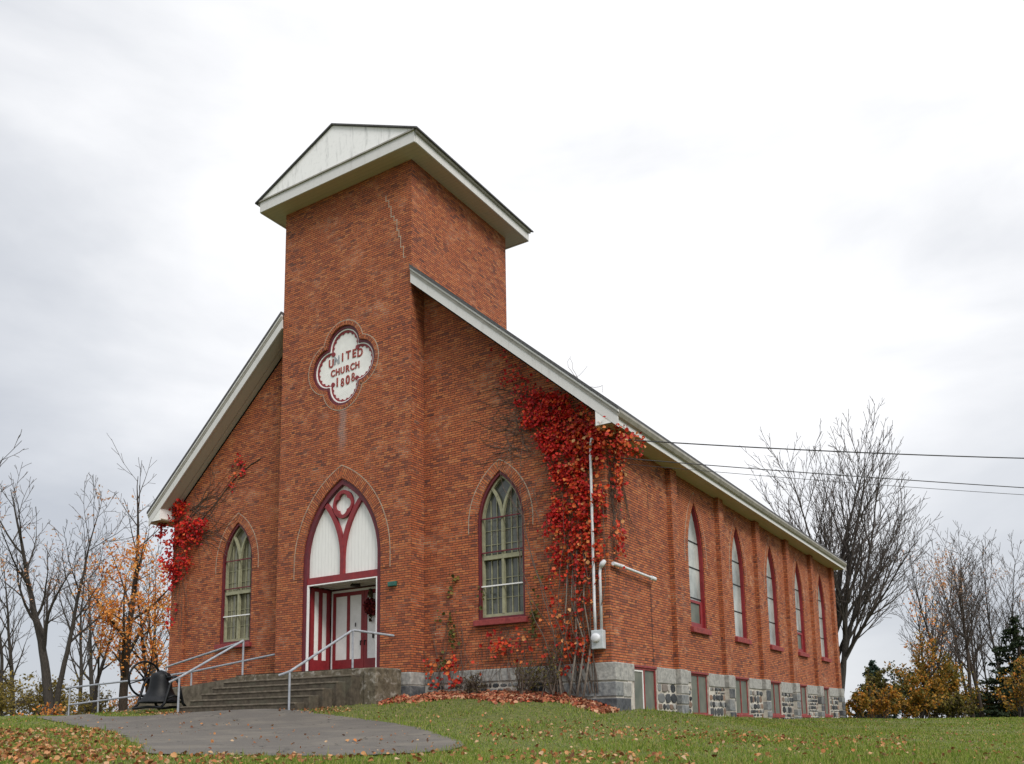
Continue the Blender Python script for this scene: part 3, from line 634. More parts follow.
def tower():
    f = FRONT(-TD)
    door = arch_loop(DW, DZB, DZS, DH, 18, XC)
    sign_hole = quatrefoil(.68, .62, 18, *QC)
    MB().slab([(TX0, 0), (TX1, 0), (TX1, ZT), (TX0, ZT)], [door, sign_hole], -.35, 0, f).build('tower_wall', M['brick'], church)
    MB().box(TX1-.35, TX1, -TD+.35, TB, 0, ZT).build('tower_wall', M['brick'], church)
    MB().box(TX0, TX0+.35, -TD+.35, TB, 0, ZT).build('tower_wall', M['brick'], church)
    MB().box(TX0+.35, TX1-.35, TB-.35, TB, 8, ZT).build('tower_wall', M['brick'], church)
    MB().box(TX0+.36, TX1-.36, -TD+.36, -TD+.40, 8.0, 11.2).build('tower_wall', M['dark'], church)
    MB().slab([(TX0-.05, -2.6), (TX1+.05, -2.6), (TX1+.05, -.004), (TX0-.05, -.004)], [], -.7, .05, f).build('foundation', M['limewall'], church)
    o = .60; x0, x1, ya, yb = TX0-o, TX1+o, -TD-o, TB+o
    MB().box(x0+.03, x1-.03, ya+.03, yb-.03, ZT-.01, ZT+.03).build('tower_soffit', M['soffit'], church)
    zt = ZT+.36
    fm = MB()
    fm.box(x0, x1, ya-.02, ya+.025, ZT-.03, zt); fm.build('cornice_board', M['trim'], church, bevel=.008)
    MB().box(x0, x1, yb-.025, yb+.02, ZT-.03, zt).build('cornice_board', M['trim'], church)
    for sx, ex in ((x1, 1), (x0, -1)):
        a, b = sorted((sx-ex*.03, sx+ex*.022)); MB().box(a, b, ya+.027, yb-.027, ZT-.03, zt).build('cornice_board', M['trim'], church, bevel=.008)
        a, b = sorted((sx+ex*.024, sx+ex*.10)); MB().box(a, b, ya-.02, yb+.02, zt-.12, zt+.0).build('cornice_moulding', M['gutter'], church, bevel=.025)
    MB().box(x0-.02, x1+.02, ya-.065, ya-.022, zt-.035, zt+.01).build('cornice_moulding', M['gutter'], church)
    hw = TW/2+o; za = 17.42; e = .16; sl = (za-zt)/hw
    MB().slab([(-hw, zt+.005), (hw, zt+.005), (0, za)], [], ya-.035, ya+.01, lambda u, v, d: (XC+u, d, v)).build('pediment', M['pediment'], church)
    MB().slab([(-hw, zt+.005), (hw, zt+.005), (0, za)], [], yb-.01, yb+.03, lambda u, v, d: (XC+u, d, v)).build('pediment', M['pediment'], church)
    for s in (-1, 1):
        q = [(0, za+.01), (s*(hw+e), zt-e*sl+.015), (s*(hw+e), zt-e*sl+.062), (0, za+.056)]
        MB().slab(q, [], ya-.10, yb+.10, lambda u, v, d: (XC+u, d, v)).build('tower_roof', M['shingle'], church)
tower()
def repair():
    f = FRONT(-TD); mb = MB()
    for a, b, c_, d_ in CRACK: mb.slab([(a, c_), (b, c_), (b, d_), (a, d_)], [], -.02, .004, f)
    mb.build('repaired_crack', M['mortar'], church)
CRACK = []
_rr = random.Random(3); _x, _z = TX1-1.0, 14.75
while _z > 12.6:
    _h = .0685*_rr.choice((2, 3, 4, 5)); CRACK.append((_x-.014, _x+.014, _z-_h, _z)); _w = _rr.uniform(.05, .16); CRACK.append((_x-.014, _x+_w+.014, _z-_h-.022, _z-_h-.001)); _x += _w; _z -= _h+.023
repair()

def arch_trim(parent, mp, w, zs, h, u0, ring=.26, drop=.25, d=.004, joint=True):
    """a ring of brick on edge over a pointed opening, and the pale joint round it"""
    o = arch_side(w+ring/2+.01, zs, h+ring*.62, 22, u0); o = [(o[0][0], zs-drop)] + o + [(o[-1][0], zs-drop)]
    MB().voussoirs(o, ring, -.05, d+.004, mp).build('brick_arch', M['brick'], parent)
    if joint:
        j = arch_side(w+ring+.03, zs, h+ring*1.22, 22, u0); j = [(j[0][0], zs-drop)] + j + [(j[-1][0], zs-drop)]
        MB().strip(j, .028, -.02, d+.002, mp).build('mortar_joint', M['mortar'], parent)

def front_window(u0, glass):
    f = FRONT(); w, zb, zs, h = FW['w'], FW['zb'], FW['zs'], FW['h']
    arch_trim(church, f, w, zs, h, u0)
    fr = MB().slab(arch_loop(w-.004, zb+.004, zs, h-.006, 16, u0), [arch_loop(w, zb, zs, h, 16, u0, .075)], -.22, -.035, f).build('window', M['darkred'], church)
    MB().slab(arch_loop(w, zb, zs, h, 16, u0, .05), [], -.26, -.235, f).build('pane', M[glass], fr)
    t = MB(); iw, ih = w-.075, h-.095; izb = zb+.075
    t.slab(arch_loop(iw-.002, izb+.002, zs, ih-.003, 16, u0), [arch_loop(iw, izb, zs, ih, 16, u0, .06, .09)], -.215, -.12, f)
    t.slab([(u0-.038, izb+.09), (u0+.038, izb+.09), (u0+.038, zs+.02), (u0-.038, zs+.02)], [], -.21, -.11, f)
    R = (ih*ih+iw*iw)/(2*iw); am = math.acos((R-iw/2)/R)
    for s in (-1, 1):
        arc = [(u0+s*(-R+R*math.cos(a)), zs+R*math.sin(a)) for a in np.linspace(0, am*.985, 12)]
        t.strip(arc, .07, -.205, -.112+.003*s, f)
    t.slab([(u0-iw+.06, 3.02), (u0+iw-.06, 3.02), (u0+iw-.06, 3.14), (u0-iw+.06, 3.14)], [], -.208, -.105, f)
    t.build('tracery', M['cream'], fr)
    g = MB()
    for s in (-1, 1):
        for k in (1, 2):
            x = u0+s*(.038+k*(iw-.06-.038)/3); top = zs+ih*(.60 if k == 1 else .50)
            g.slab([(x-.011, izb+.09), (x+.011, izb+.09), (x+.011, top), (x-.011, top)], [], -.233, -.2, f)
    for z in (1.95, 2.5, 3.45, 3.85):
        g.slab([(u0-iw+.06, z-.008), (u0+iw-.06, z-.008), (u0+iw-.06, z+.008), (u0-iw+.06, z+.008)], [], -.231, -.212, f)
    g.build('glazing_bar', M['cream'], fr)
    for z, mt in ((4.18, 'darkred'), (3.22, 'darkred'), (2.28, 'white')):
        MB().slab([(u0-w+.07, z-.017), (u0+w-.07, z-.017), (u0+w-.07, z+.017), (u0-w+.07, z+.017)], [], -.10, -.07, f).build('storm_bar', M[mt], fr)
    MB().box(u0-w-.09, u0+w+.09, -.13, .02, zb-.16, zb-.004).build('sill', M['sillred'], fr, bevel=.012)
front_window(FW_U[0], 'glassdim'); front_window(FW_U[1], 'glass')

def side_window(u0, low):
    f = SIDE(); w, zb, zs, h = SW['w'], SW['zb'], SW['zs'], SW['h']
    arch_trim(church, f, w, zs, h, u0, .24, .2)
    fr = MB().slab(arch_loop(w-.004, zb+.004, zs, h-.006, 16, u0), [arch_loop(w, zb, zs, h, 16, u0, .055)], -.30, -.03, f).build('window', M['red'], church)
    MB().slab(arch_loop(w, zb, zs, h, 16, u0, .045), [], -.28, -.15 if not low else -.15, f).build('pane', M['frost'], fr)
    for z in (4.12, 3.28, 2.32):
        MB().slab([(u0-w+.056, z-.016), (u0+w-.056, z-.016), (u0+w-.056, z+.016), (u0-w+.056, z+.016)], [], -.149, -.13, f).build('storm_bar', M['iron'], fr)
    if low:
        MB().slab([(u0-w+.056, zb+.06), (u0+w-.056, zb+.06), (u0+w-.056, 2.24), (u0-w+.056, 2.24)], [[(u0-w+.12, zb+.18), (u0+w-.24, zb+.18), (u0+w-.24, 2.16), (u0-w+.12, 2.16)]], -.149, -.10, f).build('sash', M['red'], fr)
        MB().slab([(u0-w+.11, zb+.17), (u0+w-.23, zb+.17), (u0+w-.23, 2.17), (u0-w+.11, 2.17)], [], -.147, -.142, f).build('pane', M['paleglass'], fr)
    MB().box(-.02, .11, u0-w-.1, u0+w+.1, zb-.17, zb-.004).build('sill', M['sillred'], fr, bevel=.012)
for i, u in enumerate(SW_U): side_window(u, i in (0, 3))

def basement_window(u0, k):
    f = SIDE(); w, z0, z1 = BW
    R = lambda a, b, c, d: [(a, c), (b, c), (b, d), (a, d)]
    m0 = u0-.02
    fr = MB().slab(R(u0-w+.004, u0+w-.004, z0+.004, z1-.004), [R(u0-w+.055, m0-.025, z0+.05, z1-.06), R(m0+.025, u0+w-.055, z0+.05, z1-.06)], -.2, .0 if k else .03, f).build('window', M['sillred'], church)
    MB().slab(R(u0-w+.05, u0+w-.05, z0+.05, z1-.05), [], -.19, -.025 if k else -.01, f).build('pane', M['paleglass'], fr)
    if k == 0: MB().slab(R(u0-w+.06, m0-.03, z0+.055, z1-.065), [R(u0-w+.10, m0-.07, z0+.10, z1-.11)], -.008, .012, f).build('sash', M['white'], fr)
    MB().box(-.02, .062, u0-w-.03, u0+w+.03, z1-.001, z1+.052).build('lintel', M['sillred'], fr)
    if k: MB().box(-.02, .13, u0-w-.06, u0+w+.06, z0-.11, z0-.003).build('sill', M['sillred'], fr, bevel=.01)
for i, u in enumerate(BW_U): basement_window(u, i)

def doorway():
    f = FRONT(-TD); zl = 2.98
    arch_trim(church, f, DW, DZS, DH, XC, .33, .45)
    sur = MB().slab(arch_loop(DW-.004, DZB, DZS, DH-.006, 20, XC), [arch_loop(DW, DZB, DZS, DH, 20, XC, .15, 0)], -.28, -.04, f).build('door_surround', M['darkred'], church)
    iw, ih = DW-.15, DH-.19
    ty = MB().slab([(XC-iw, zl), (XC+iw, zl)] + arch_side(iw, DZS, ih, 20, XC), [], -.22, -.16, f).build('tympanum', M['boards'], church)
    t = MB(); t.slab([(XC-iw+.002, zl-.14), (XC+iw-.002, zl-.14), (XC+iw-.002, zl+.07), (XC-iw+.002, zl+.07)], [], -.20, -.06, f)
    R = (ih*ih+iw*iw)/(2*iw); am = math.acos((R-iw/2)/R)
    for s in (-1, 1):
        arc = [(XC+s*(-R+R*math.cos(a)), DZS+.0+R*math.sin(a)) for a in np.linspace(.02, am*.99, 16)]
        t.strip(arc, .15, -.158, -.07+.004*s, f)
    t.slab([(XC-.075, zl+.07), (XC+.075, zl+.07), (XC+.075, DZS+.32), (XC-.075, DZS+.32)], [], -.157, -.061, f)
    t.build('tracery', M['red'], ty)
    cz = DZS+1.70
    circ = [(XC+.40*math.cos(a), cz+.44*math.sin(a)) for a in np.linspace(0, 2*math.pi, 40, endpoint=False)]
    q = quatrefoil(.175, .155, 12, XC, cz)
    MB().slab(circ, [q], -.155, -.06, f).build('roundel', M['red'], ty)
    # white liner of the porch opening
    li = MB()
    for s in (-1, 1):
        a, b = sorted((XC+s*(iw-.001), XC+s*(iw-.065))); li.box(a, b, -TD+.06, -TD+.11, DZB, zl-.14)
    li.box(XC-iw+.066, XC+iw-.066, -TD+.06, -TD+.11, zl-.178, zl-.142)
    li.build('door_liner', M['white'], sur)
    # recessed porch
    yd = .5; X0, X1 = XC-iw+.02, XC+iw-.02
    MB().box(X0-.1, X1+.1, -TD+.28, yd+.3, -.1, DZB-.002).build('porch_floor', M['concrete'], church)
    ce = MB(); ce.box(X0-.1, X1+.1, -TD+.22, yd+.1, zl-.13, zl-.08); ce.build('porch_ceiling', M['soffit'], church)  # boards made paler than the real dark ceiling, to bounce light into the porch
    bt = MB()
    for k in range(5): yk = -TD+.30+k*.24; bt.box(X0, X1, yk, yk+.07, zl-.16, zl-.131)
    bt.build('ceiling_batten', M['trim'], church)
    MB().tube([(XC, .05, zl-.14), (XC, .05, zl-.22)], [.13, .16], 16).build('ceiling_light', M['dark'], church)
    def panelled(name, u0, u1, z0, z1, mp, parent, n=2, foot=.42, head=.12, stile=.13):
        # a boarded leaf: red stiles and rails with sunk white panels
        pw = ((u1-u0)-stile*(n+1))/n; hs = []
        for k in range(n):
            a = u0+stile+k*(pw+stile); hs.append([(a, z0+foot), (a+pw, z0+foot), (a+pw, z1-head), (a, z1-head)])
        lf = MB().slab([(u0, z0), (u1, z0), (u1, z1), (u0, z1)], hs, 0, .045, mp).build(name, M['red'], parent)
        pm = MB()
        for h in hs: pm.slab([(h[0][0]-.01, h[0][1]-.01), (h[1][0]+.01, h[1][1]-.01), (h[2][0]+.01, h[2][1]+.01), (h[3][0]-.01, h[3][1]+.01)], [], .004, .022, mp)
        pm.build('panel', M['panel'], lf); return lf
    zt = zl-.17; fd = FRONT(yd)
    MB().slab([(X0, DZB), (X1, DZB), (X1, zt), (X0, zt)], [], -.06, -.01, fd).build('porch_back', M['darkred'], church)
    fr = MB().slab([(X0+.03, DZB), (X1-.03, DZB), (X1-.03, zt-.05), (X0+.03, zt-.05)], [[(X0+.10, DZB-.001), (X1-.10, DZB-.001), (X1-.10, zt-.12), (X0+.10, zt-.12)]], -.008, .035, fd).build('door_frame', M['white'], church)
    xm = (X0+X1)/2
    a = panelled('door', X0+.105, xm-.006, DZB+.02, zt-.125, fd, church, 2, .44, .12, .115)
    b = panelled('door', xm+.006, X1-.105, DZB+.02, zt-.125, fd, church, 2, .44, .12, .115)
    for lf, x in ((a, xm-.08), (b, xm+.08)):
        MB().tube([(x, yd-.05, 1.12), (x, yd-.11, 1.12), (x, yd-.11, .98)], .018, 8).build('handle', M['iron'], lf)
    MB().box(xm-.36, xm-.33, yd-.055, yd-.046, 1.58, 1.70).build('lock_plate', M['iron'], a); MB().box(xm+.34, xm+.40, yd-.055, yd-.046, 1.18, 1.32).build('lock_plate', M['iron'], b)
    # boarded cheeks of the porch
    panelled('porch_side', -TD+.22, yd-.06, DZB+.01, zt-.02, lambda u, v, d: (X0-.04+d, u, v), church, 2, .44, .10, .15)
    panelled('porch_side', -TD+.22, yd-.06, DZB+.01, zt-.02, lambda u, v, d: (X1+.04-d, u, v), church, 2, .44, .10, .15)
    MB().box(XC-DW+.05, XC+DW-.02, -TD-.10, -TD+.27, .085, DZB+.0).build('threshold', M['darkstone'], church)
doorway()

def church_sign():
    f = FRONT(-TD); u, v = QC
    t = thing('church_sign', 'white four-lobed name board with maroon letters set into the tower brickwork', 'sign', (u, -TD, v))
    mp = f
    b = MB().slab(quatrefoil(.675, .62, 18, u, v), [], -.20, -.15, mp).build('backing', M['darkred'], t)
    MB().slab(quatrefoil(.675, .62, 18, u, v), [quatrefoil(.60, .61, 18, u, v)], -.148, -.045, mp).build('rim', M['darkred'], t)
    MB().slab(quatrefoil(.595, .61, 18, u, v), [quatrefoil(.56, .605, 18, u, v)], -.14, -.075, mp).build('rim', M['white'], t)
    # scalloped maroon border
    MB().slab(quatrefoil(.558, .605, 18, u, v), [quatrefoil(.51, .595, 18, u, v)], -.14, -.10, mp).build('border', M['red'], t)
    sc = MB(); base = quatrefoil(.51, .595, 18, u, v)
    for i in range(0, len(base), 2):
        cx, cy = base[i]; r = .075 if i % 18 == 0 else .042
        sc.slab([(cx+r*math.cos(a), cy+r*math.sin(a)) for a in np.linspace(0, 2*math.pi, 10, endpoint=False)], [], -.142, -.104 if i % 18 else -.098, mp)
    sc.build('scallop', M['red'], t)
    MB().slab(quatrefoil(.555, .60, 18, u, v), [], -.149, -.125, mp).build('board', M['panel'], t)
    def letters(word, x0, x1, z0, z1, size, bad=()):
        n = len(word)
        for i, ch in enumerate(word):
            q = i/(n-1); x = x0+(x1-x0)*q; z = z0+(z1-z0)*q
            if word[0] in 'U': z += .07*(1-(2*q-1)**2)
            if word[0] in '1': z -= .05*(1-(2*q-1)**2)
            if ch == '8':
                eb = MB()
                for dz, rr_ in ((size*.185, size*.18), (-size*.17, size*.205)):
                    eb.slab([(x+rr_*.95*math.cos(a), z+dz+rr_*1.1*math.sin(a)) for a in np.linspace(0, 2*math.pi, 24, endpoint=False)], [[(x+rr_*.45*math.cos(a), z+dz+rr_*.52*math.sin(a)) for a in np.linspace(0, 2*math.pi, 18, endpoint=False)]], -.124, -.108 if dz > 0 else -.106, mp)
                eb.build('letter', M['letter'], t); continue
            c = bpy.data.curves.new('letter', 'FONT'); c.body = ch; c.size = size; c.align_x = 'CENTER'; c.align_y = 'CENTER'; c.extrude = .008; c.offset = size*.028
            tmp = bpy.data.objects.new('letter', c); COL.objects.link(tmp); bpy.context.view_layer.update()
            me = bpy.data.meshes.new_from_object(tmp.evaluated_get(bpy.context.evaluated_depsgraph_get()))
            bpy.data.objects.remove(tmp); me.name = 'letter'; me.materials.clear(); me.materials.append(M['silver' if i in bad else 'letter'])
            o = bpy.data.objects.new('letter', me); COL.objects.link(o); o.parent = t
            o.rotation_euler = (math.pi/2, 0, 0); o.scale = (.95, 1.12, 1); o.location = (x-u, .116, z-v)
    letters('UNITED', u-.60, u+.60, v+.21, v+.29, .33, (1,))
    letters('CHURCH', u-.52, u+.50, v-.13, v-.09, .27)
    letters('1808', u-.33, u+.33, v-.47, v-.43, .36)
    # brick ring round the recess
    q = quatrefoil(.75, .625, 22, u, v); q.append(q[0])
    MB().voussoirs(q, .13, -.05, .008, mp).build('brick_ring', M['brick'], t)
    q2 = quatrefoil(.825, .63, 22, u, v); MB().strip(q2, .03, -.02, .006, mp, True).build('mortar_joint', M['mortar'], t)
church_sign()

# ------------------------------------------------------------------ steps, ramp, rails
def steps():
    t = thing('front_steps', 'worn stained concrete steps rising to the red church doors', 'steps', (-9.5, -2.4, -1.05))
    zt = .095; yf = -1.75
    MB().box(-11.75, -6.18, yf, -TD-.08, -1.5, zt).build('landing', M['cheek'], t, bevel=.03)
    MB().box(-11.72, -6.9, yf+.01, -TD-.09, zt+.002, zt+.012).build('landing_surface', M['tread'], t)
    XR = [-6.75, -6.95, -7.12, -7.28, -7.45]; XL = [-11.85, -11.92, -11.98, -12.04, -12.1]
    for k in range(5):
        z = zt-.185*(k+1); y = yf-.335*(k+1)
        MB().box(XL[k], XR[k], y, y+.36, -1.6, z).build('step', M['tread'], t, bevel=.025)
        MB().box(XL[k]-.002, XR[k]+.001, y-.018, y+.06, z-.045, z+.003).build('nosing', M['concrete'], t, bevel=.012)
    MB().slab([(-3.3, -1.7), (yf+.02, -1.7), (yf+.02, -.18), (-2.2, -.36), (-3.0, -.78), (-3.3, -.95)], [], 0, .5, lambda u, v, d: (XR[0]-.25-.0+d-.0 - .0*d, u, v)) if False else None
    MB().slab([(-TD-.1, -1.6), (yf-.05, -1.6), (yf-.05, zt-.012), (-TD-.1, zt-.01)], [], 0, .42, lambda u, v, d: (-6.565+d, u, v)).build('cheek_wall', M['cheek'], t, bevel=.03)
steps()
def ramp():
    t = thing('access_ramp', 'low concrete wheelchair ramp running left from the church steps', 'ramp', (-17, -.9, -1.0))
    prof = [(-11.86, .06), (-15.3, -.22), (-17.2, -.80), (-22.2, -1.06), (-22.2, -1.6), (-11.86, -1.6)]
    MB().slab(prof, [], .45, 1.65, lambda u, v, d: (u, -d, v)).build('slab', M['concrete'], t)
ramp()
def rail(name, label, posts, bars, grp='galvanised pipe handrails at the church entrance'):
    t = thing(name, label, 'handrail', posts[0][0], grp)
    for a, b in posts: MB().tube([a, b], .030, 10).build('post', M['metal'], t, smooth=False)
    for p in bars: MB().tube(p, .034, 10).build('rail', M['metal'], t)
rail('handrail', 'sloping galvanised handrail on the right side of the steps, ending at the tower brickwork',
     [((-7.62, -3.47, -1.1), (-7.62, -3.47, -.06)), ((-7.1, -1.66, .08), (-7.1, -1.66, 1.14))],
     [[(-7.86, -3.62, -.13), (-7.62, -3.47, -.035), (-7.12, -1.72, 1.13), (-7.08, -1.62, 1.16), (-6.47, -.66, 1.04)]])
rail('handrail', 'sloping galvanised handrail on the left side of the steps beside the black bell',
     [((-12.03, -3.5, -1.2), (-12.03, -3.5, -.02)), ((-11.5, -1.68, .08), (-11.5, -1.68, 1.15))],
     [[(-12.3, -3.62, -.13), (-12.03, -3.5, 0.0), (-11.5, -1.68, 1.16)]])
rail('handrail', 'thin ramp handrail sloping down from the landing to a post behind the bell',
     [((-15.13, -1.68, -.3), (-15.13, -1.68, .52))], [[(-11.53, -1.68, 1.12), (-15.13, -1.68, .53)]])
rail('handrail', 'long low handrail running in front of the left window sill to the tower corner',
     [((-15.35, -.52, -.3), (-15.35, -.52, .42))], [[(-11.36, -.52, .80), (-15.35, -.52, .435), (-16.6, -.52, .37)]])
rail('handrail', 'two-bar handrail with upright posts at the far left end of the ramp',
     [((-21.75, -.88, -1.2), (-21.75, -.88, .13)), ((-19.95, -.88, -1.2), (-19.95, -.88, .18)), ((-16.95, -.88, -1.0), (-16.95, -.88, .27))],
     [[(-22.0, -.88, .115), (-21.75, -.88, .13), (-16.95, -.88, .28), (-15.9, -.88, .31)], [(-21.75, -.88, -.50), (-16.95, -.88, -.25), (-15.9, -.88, -.2)]])

def bell():
    c = Vector((-13.55, -3.0, -.86))
    t = thing('church_bell', 'old black cast iron bell with spoked wheel on an iron stand beside the steps', 'bell', c)
    ax = (Vector((.845, .534, 0))*.82 - Vector((-.53, .848, 0))*.57).normalized(); sd_ = Vector((-ax.y, ax.x, 0)); up = Vector((0, 0, 1))
    pv = c + up*.93
    K = 1.3
    prof = [(.02, .0), (.15, .0), (.20, -.03), (.225, -.09), (.235, -.2), (.26, -.36), (.31, -.50), (.39, -.60), (.455, -.66), (.47, -.70), (.455, -.70), (.38, -.60), (.24, -.36), (.2, -.1), (.02, -.06)]
    MB().lathe([(a*K, b*K) for a, b in prof], pv+up*.16, up, 40).build('bell', M['iron'], t, smooth=True)
    yk = MB(); yk.tube([pv-ax*.80, pv+ax*.78], .035, 10)
    yk.tube([pv-ax*.33+up*.02, pv-ax*.2+up*.13, pv+up*.17, pv+ax*.2+up*.13, pv+ax*.33+up*.02], [.04, .055, .07, .055, .04], 10); yk.build('yoke', M['iron'], t, smooth=True)
    for s in (-.66, .70):
        o = c+ax*s; st = MB()
        for q in (-1, 1):
            st.tube([o+up*.93, o+sd_*q*.13+up*.76, o+sd_*q*.30+up*.16, o+sd_*q*.42+up*.03], [.045, .042, .04, .045], 8)
        st.tube([o-sd_*.24+up*.30, o+up*.38, o+sd_*.24+up*.30], .03, 8)
        st.build('stand', M['iron'], t, smooth=True)
    for q in (-1, 1): MB().tube([c-ax*.70+sd_*q*.42+up*.03, c+sd_*q*.42+up*.06, c+ax*.74+sd_*q*.42+up*.03], .04, 8).build('base_rail', M['iron'], t)
    w = MB(); o = pv-ax*.82; n = 40; r = .53
    ring = [o+(sd_*math.cos(a)+up*math.sin(a))*r for a in np.linspace(0, 2*math.pi, n)]
    w.tube(ring, .034, 8, False)
    for k in range(6):
        a = k*math.pi/3+.3; w.tube([o, o+(sd_*math.cos(a)+up*math.sin(a))*r], [.03, .018], 6)
    w.tube([o-ax*.05, o+ax*.05], .07, 12); w.build('wheel', M['iron'], t, smooth=True)
bell()

# ------------------------------------------------------------------ things on the walls
def meter():
    t = thing('electric_meter', 'grey electric meter box with conduit mast on the corner brickwork beside the red vine', 'electric meter', (-.3, -.1, .32))
    MB().box(-.46, -.14, -.27, -.094, .33, .80).build('box', M['box'], t, bevel=.015)
    MB().lathe([(.001, .10), (.09, .10), (.11, .08), (.115, 0.0)], (-.32, -.27, .60), Vector((0, -1, 0)), 24).build('dial', M['pipe'], t, smooth=True)
    MB().tube([(-.36, -.22, .78), (-.36, -.23, 1.4), (-.35, -.21, 5.5), (-.30, -.23, 5.75), (-.22, -.27, 5.72)], .036, 10).build('conduit', M['pipe'], t, smooth=True)
    MB().tube([(-.21, -.17, .78), (-.21, -.17, 2.24), (-.19, -.17, 2.36), (-.14, -.18, 2.44)], .036, 10).build('conduit', M['pipe'], t, smooth=True)
    MB().lathe([(.001, -.10), (.055, -.09), (.075, 0), (.055, .10), (.001, .12)], (-.12, -.19, 2.46), Vector((.6, 0, .8)), 14).build('weatherhead', M['pipe'], t, smooth=True)
    MB().tube([(.10, -.04, 2.47), (.13, .5, 2.455)], .05, 10).build('arm_sleeve', M['pipe'], t); MB().tube([(.13, .5, 2.455), (.16, 2.2, 2.40)], .036, 10).build('arm', M['pipe'], t)
    MB().tube([(.16, 2.18, 2.40), (.165, 2.44, 2.39)], .06, 12).build('junction_box', M['pipe'], t)
    MB().tube([(.15, 2.4, 2.4), (.03, 2.45, 2.2), (.02, 2.46, 0.05)], .006, 6).build('cable', M['wire'], t)
meter()
tag(MB().box(-6.69, -6.39, -TD-.09, -TD-.004, 2.46, 2.60).build('alarm_box', M['greenbox'], None, bevel=.02), 'small green box fixed to the tower bricks right of the doors', 'alarm box')

def wreath():
    xw, yw, zw = -8.27, .40, 2.12; rng = np.random.default_rng(5)
    t = thing('wreath', 'dark red dried flower wreath hanging on the right church door', 'wreath', (xw, yw, zw))
    def cluster(n, c, s, size):
        c = np.array(c); p = rng.normal(0, 1, (n, 3)); p /= np.linalg.norm(p, axis=1)[:, None]; p = c + p*np.array(s)*rng.uniform(.5, 1, (n, 1))
        return leaf_cards(p, size, rng, None)
    V, F = cluster(420, (0, -.03, 0), (.27, .10, .29), .075); tri_mesh('blossom', V, F, M['wreathred'], t)
    V, F = cluster(70, (0, -.02, .42), (.07, .05, .20), .06); tri_mesh('foliage', V, F, M['brownbrush'], t)
    V, F = cluster(40, (0, -.02, -.33), (.05, .04, .14), .055); tri_mesh('foliage', V, F, M['brownbrush'], t)
M['wreathred'] = leafy('dried_red_flower', [(0, (.05, .006, .010)), (.5, (.13, .012, .018)), (.85, (.24, .03, .02)), (1, (.30, .10, .04))], .8, .1)

def leaf_cards(P, size, rng, normal=None, tilt=.6, lobes=True, jitter=.35):
    """small pointed leaves at P; normal=None gives free orientations"""
    n = len(P); s = size*(1+rng.uniform(-jitter, jitter, n)) if np.isscalar(size) else size
    if normal is None: N = rng.normal(0, 1, (n, 3))
    else: N = np.asarray(normal, float)+rng.normal(0, tilt, (n, 3))
    N /= np.linalg.norm(N, axis=1)[:, None]
    A = rng.normal(0, 1, (n, 3)); A -= N*(A*N).sum(1)[:, None]; A /= np.linalg.norm(A, axis=1)[:, None]; B = np.cross(N, A)
    shp = np.array([(0, -.55), (.42, -.28), (.5, .12), (.0, .6), (-.5, .12), (-.42, -.28)]) if lobes else np.array([(0, -.5), (.3, 0), (0, .5), (-.3, 0)])
    k = len(shp); fold = np.abs(shp[:, 0])*.45
    V = P[:, None, :] + s[:, None, None]*(shp[None, :, 0, None]*A[:, None]+shp[None, :, 1, None]*B[:, None]+fold[None, :, None]*N[:, None])
    base = (np.arange(n)*k)[:, None]
    if lobes: F = np.concatenate([base+np.array([[0, 1, 2, 3]]), base+np.array([[0, 3, 4, 5]])])
    else: F = base+np.array([[0, 1, 2, 3]])
    return V.reshape(-1, 3), F
wreath()

def wires():
    a0 = Vector((.12, -.12, 5.75))
    specs = [((.15, -.1, 5.70), (26.3, 22.1, 6.45), .50, 'thick black overhead cable, highest of the three crossing right of the roof', .016),
             ((.15, -.05, 5.22), (26.1, 22.1, 4.35), .26, 'black overhead cable, middle one of the three crossing the bare tree', .012),
             ((.18, .1, 5.10), (26.1, 22.1, 4.25), .34, 'thin grey overhead cable, lowest of the three crossing the bare tree', .007)]
    for a, b, sag, lab, r in specs:
        a, b = Vector(a), Vector(b); pts = [a.lerp(b, q) - Vector((0, 0, sag*4*q*(1-q))) for q in np.linspace(0, 1, 40)]
        tag(MB().tube(pts, r, 6).build('overhead_wire', M['wire'], None), lab, 'wire', 'overhead service wires to the church corner')
wires()

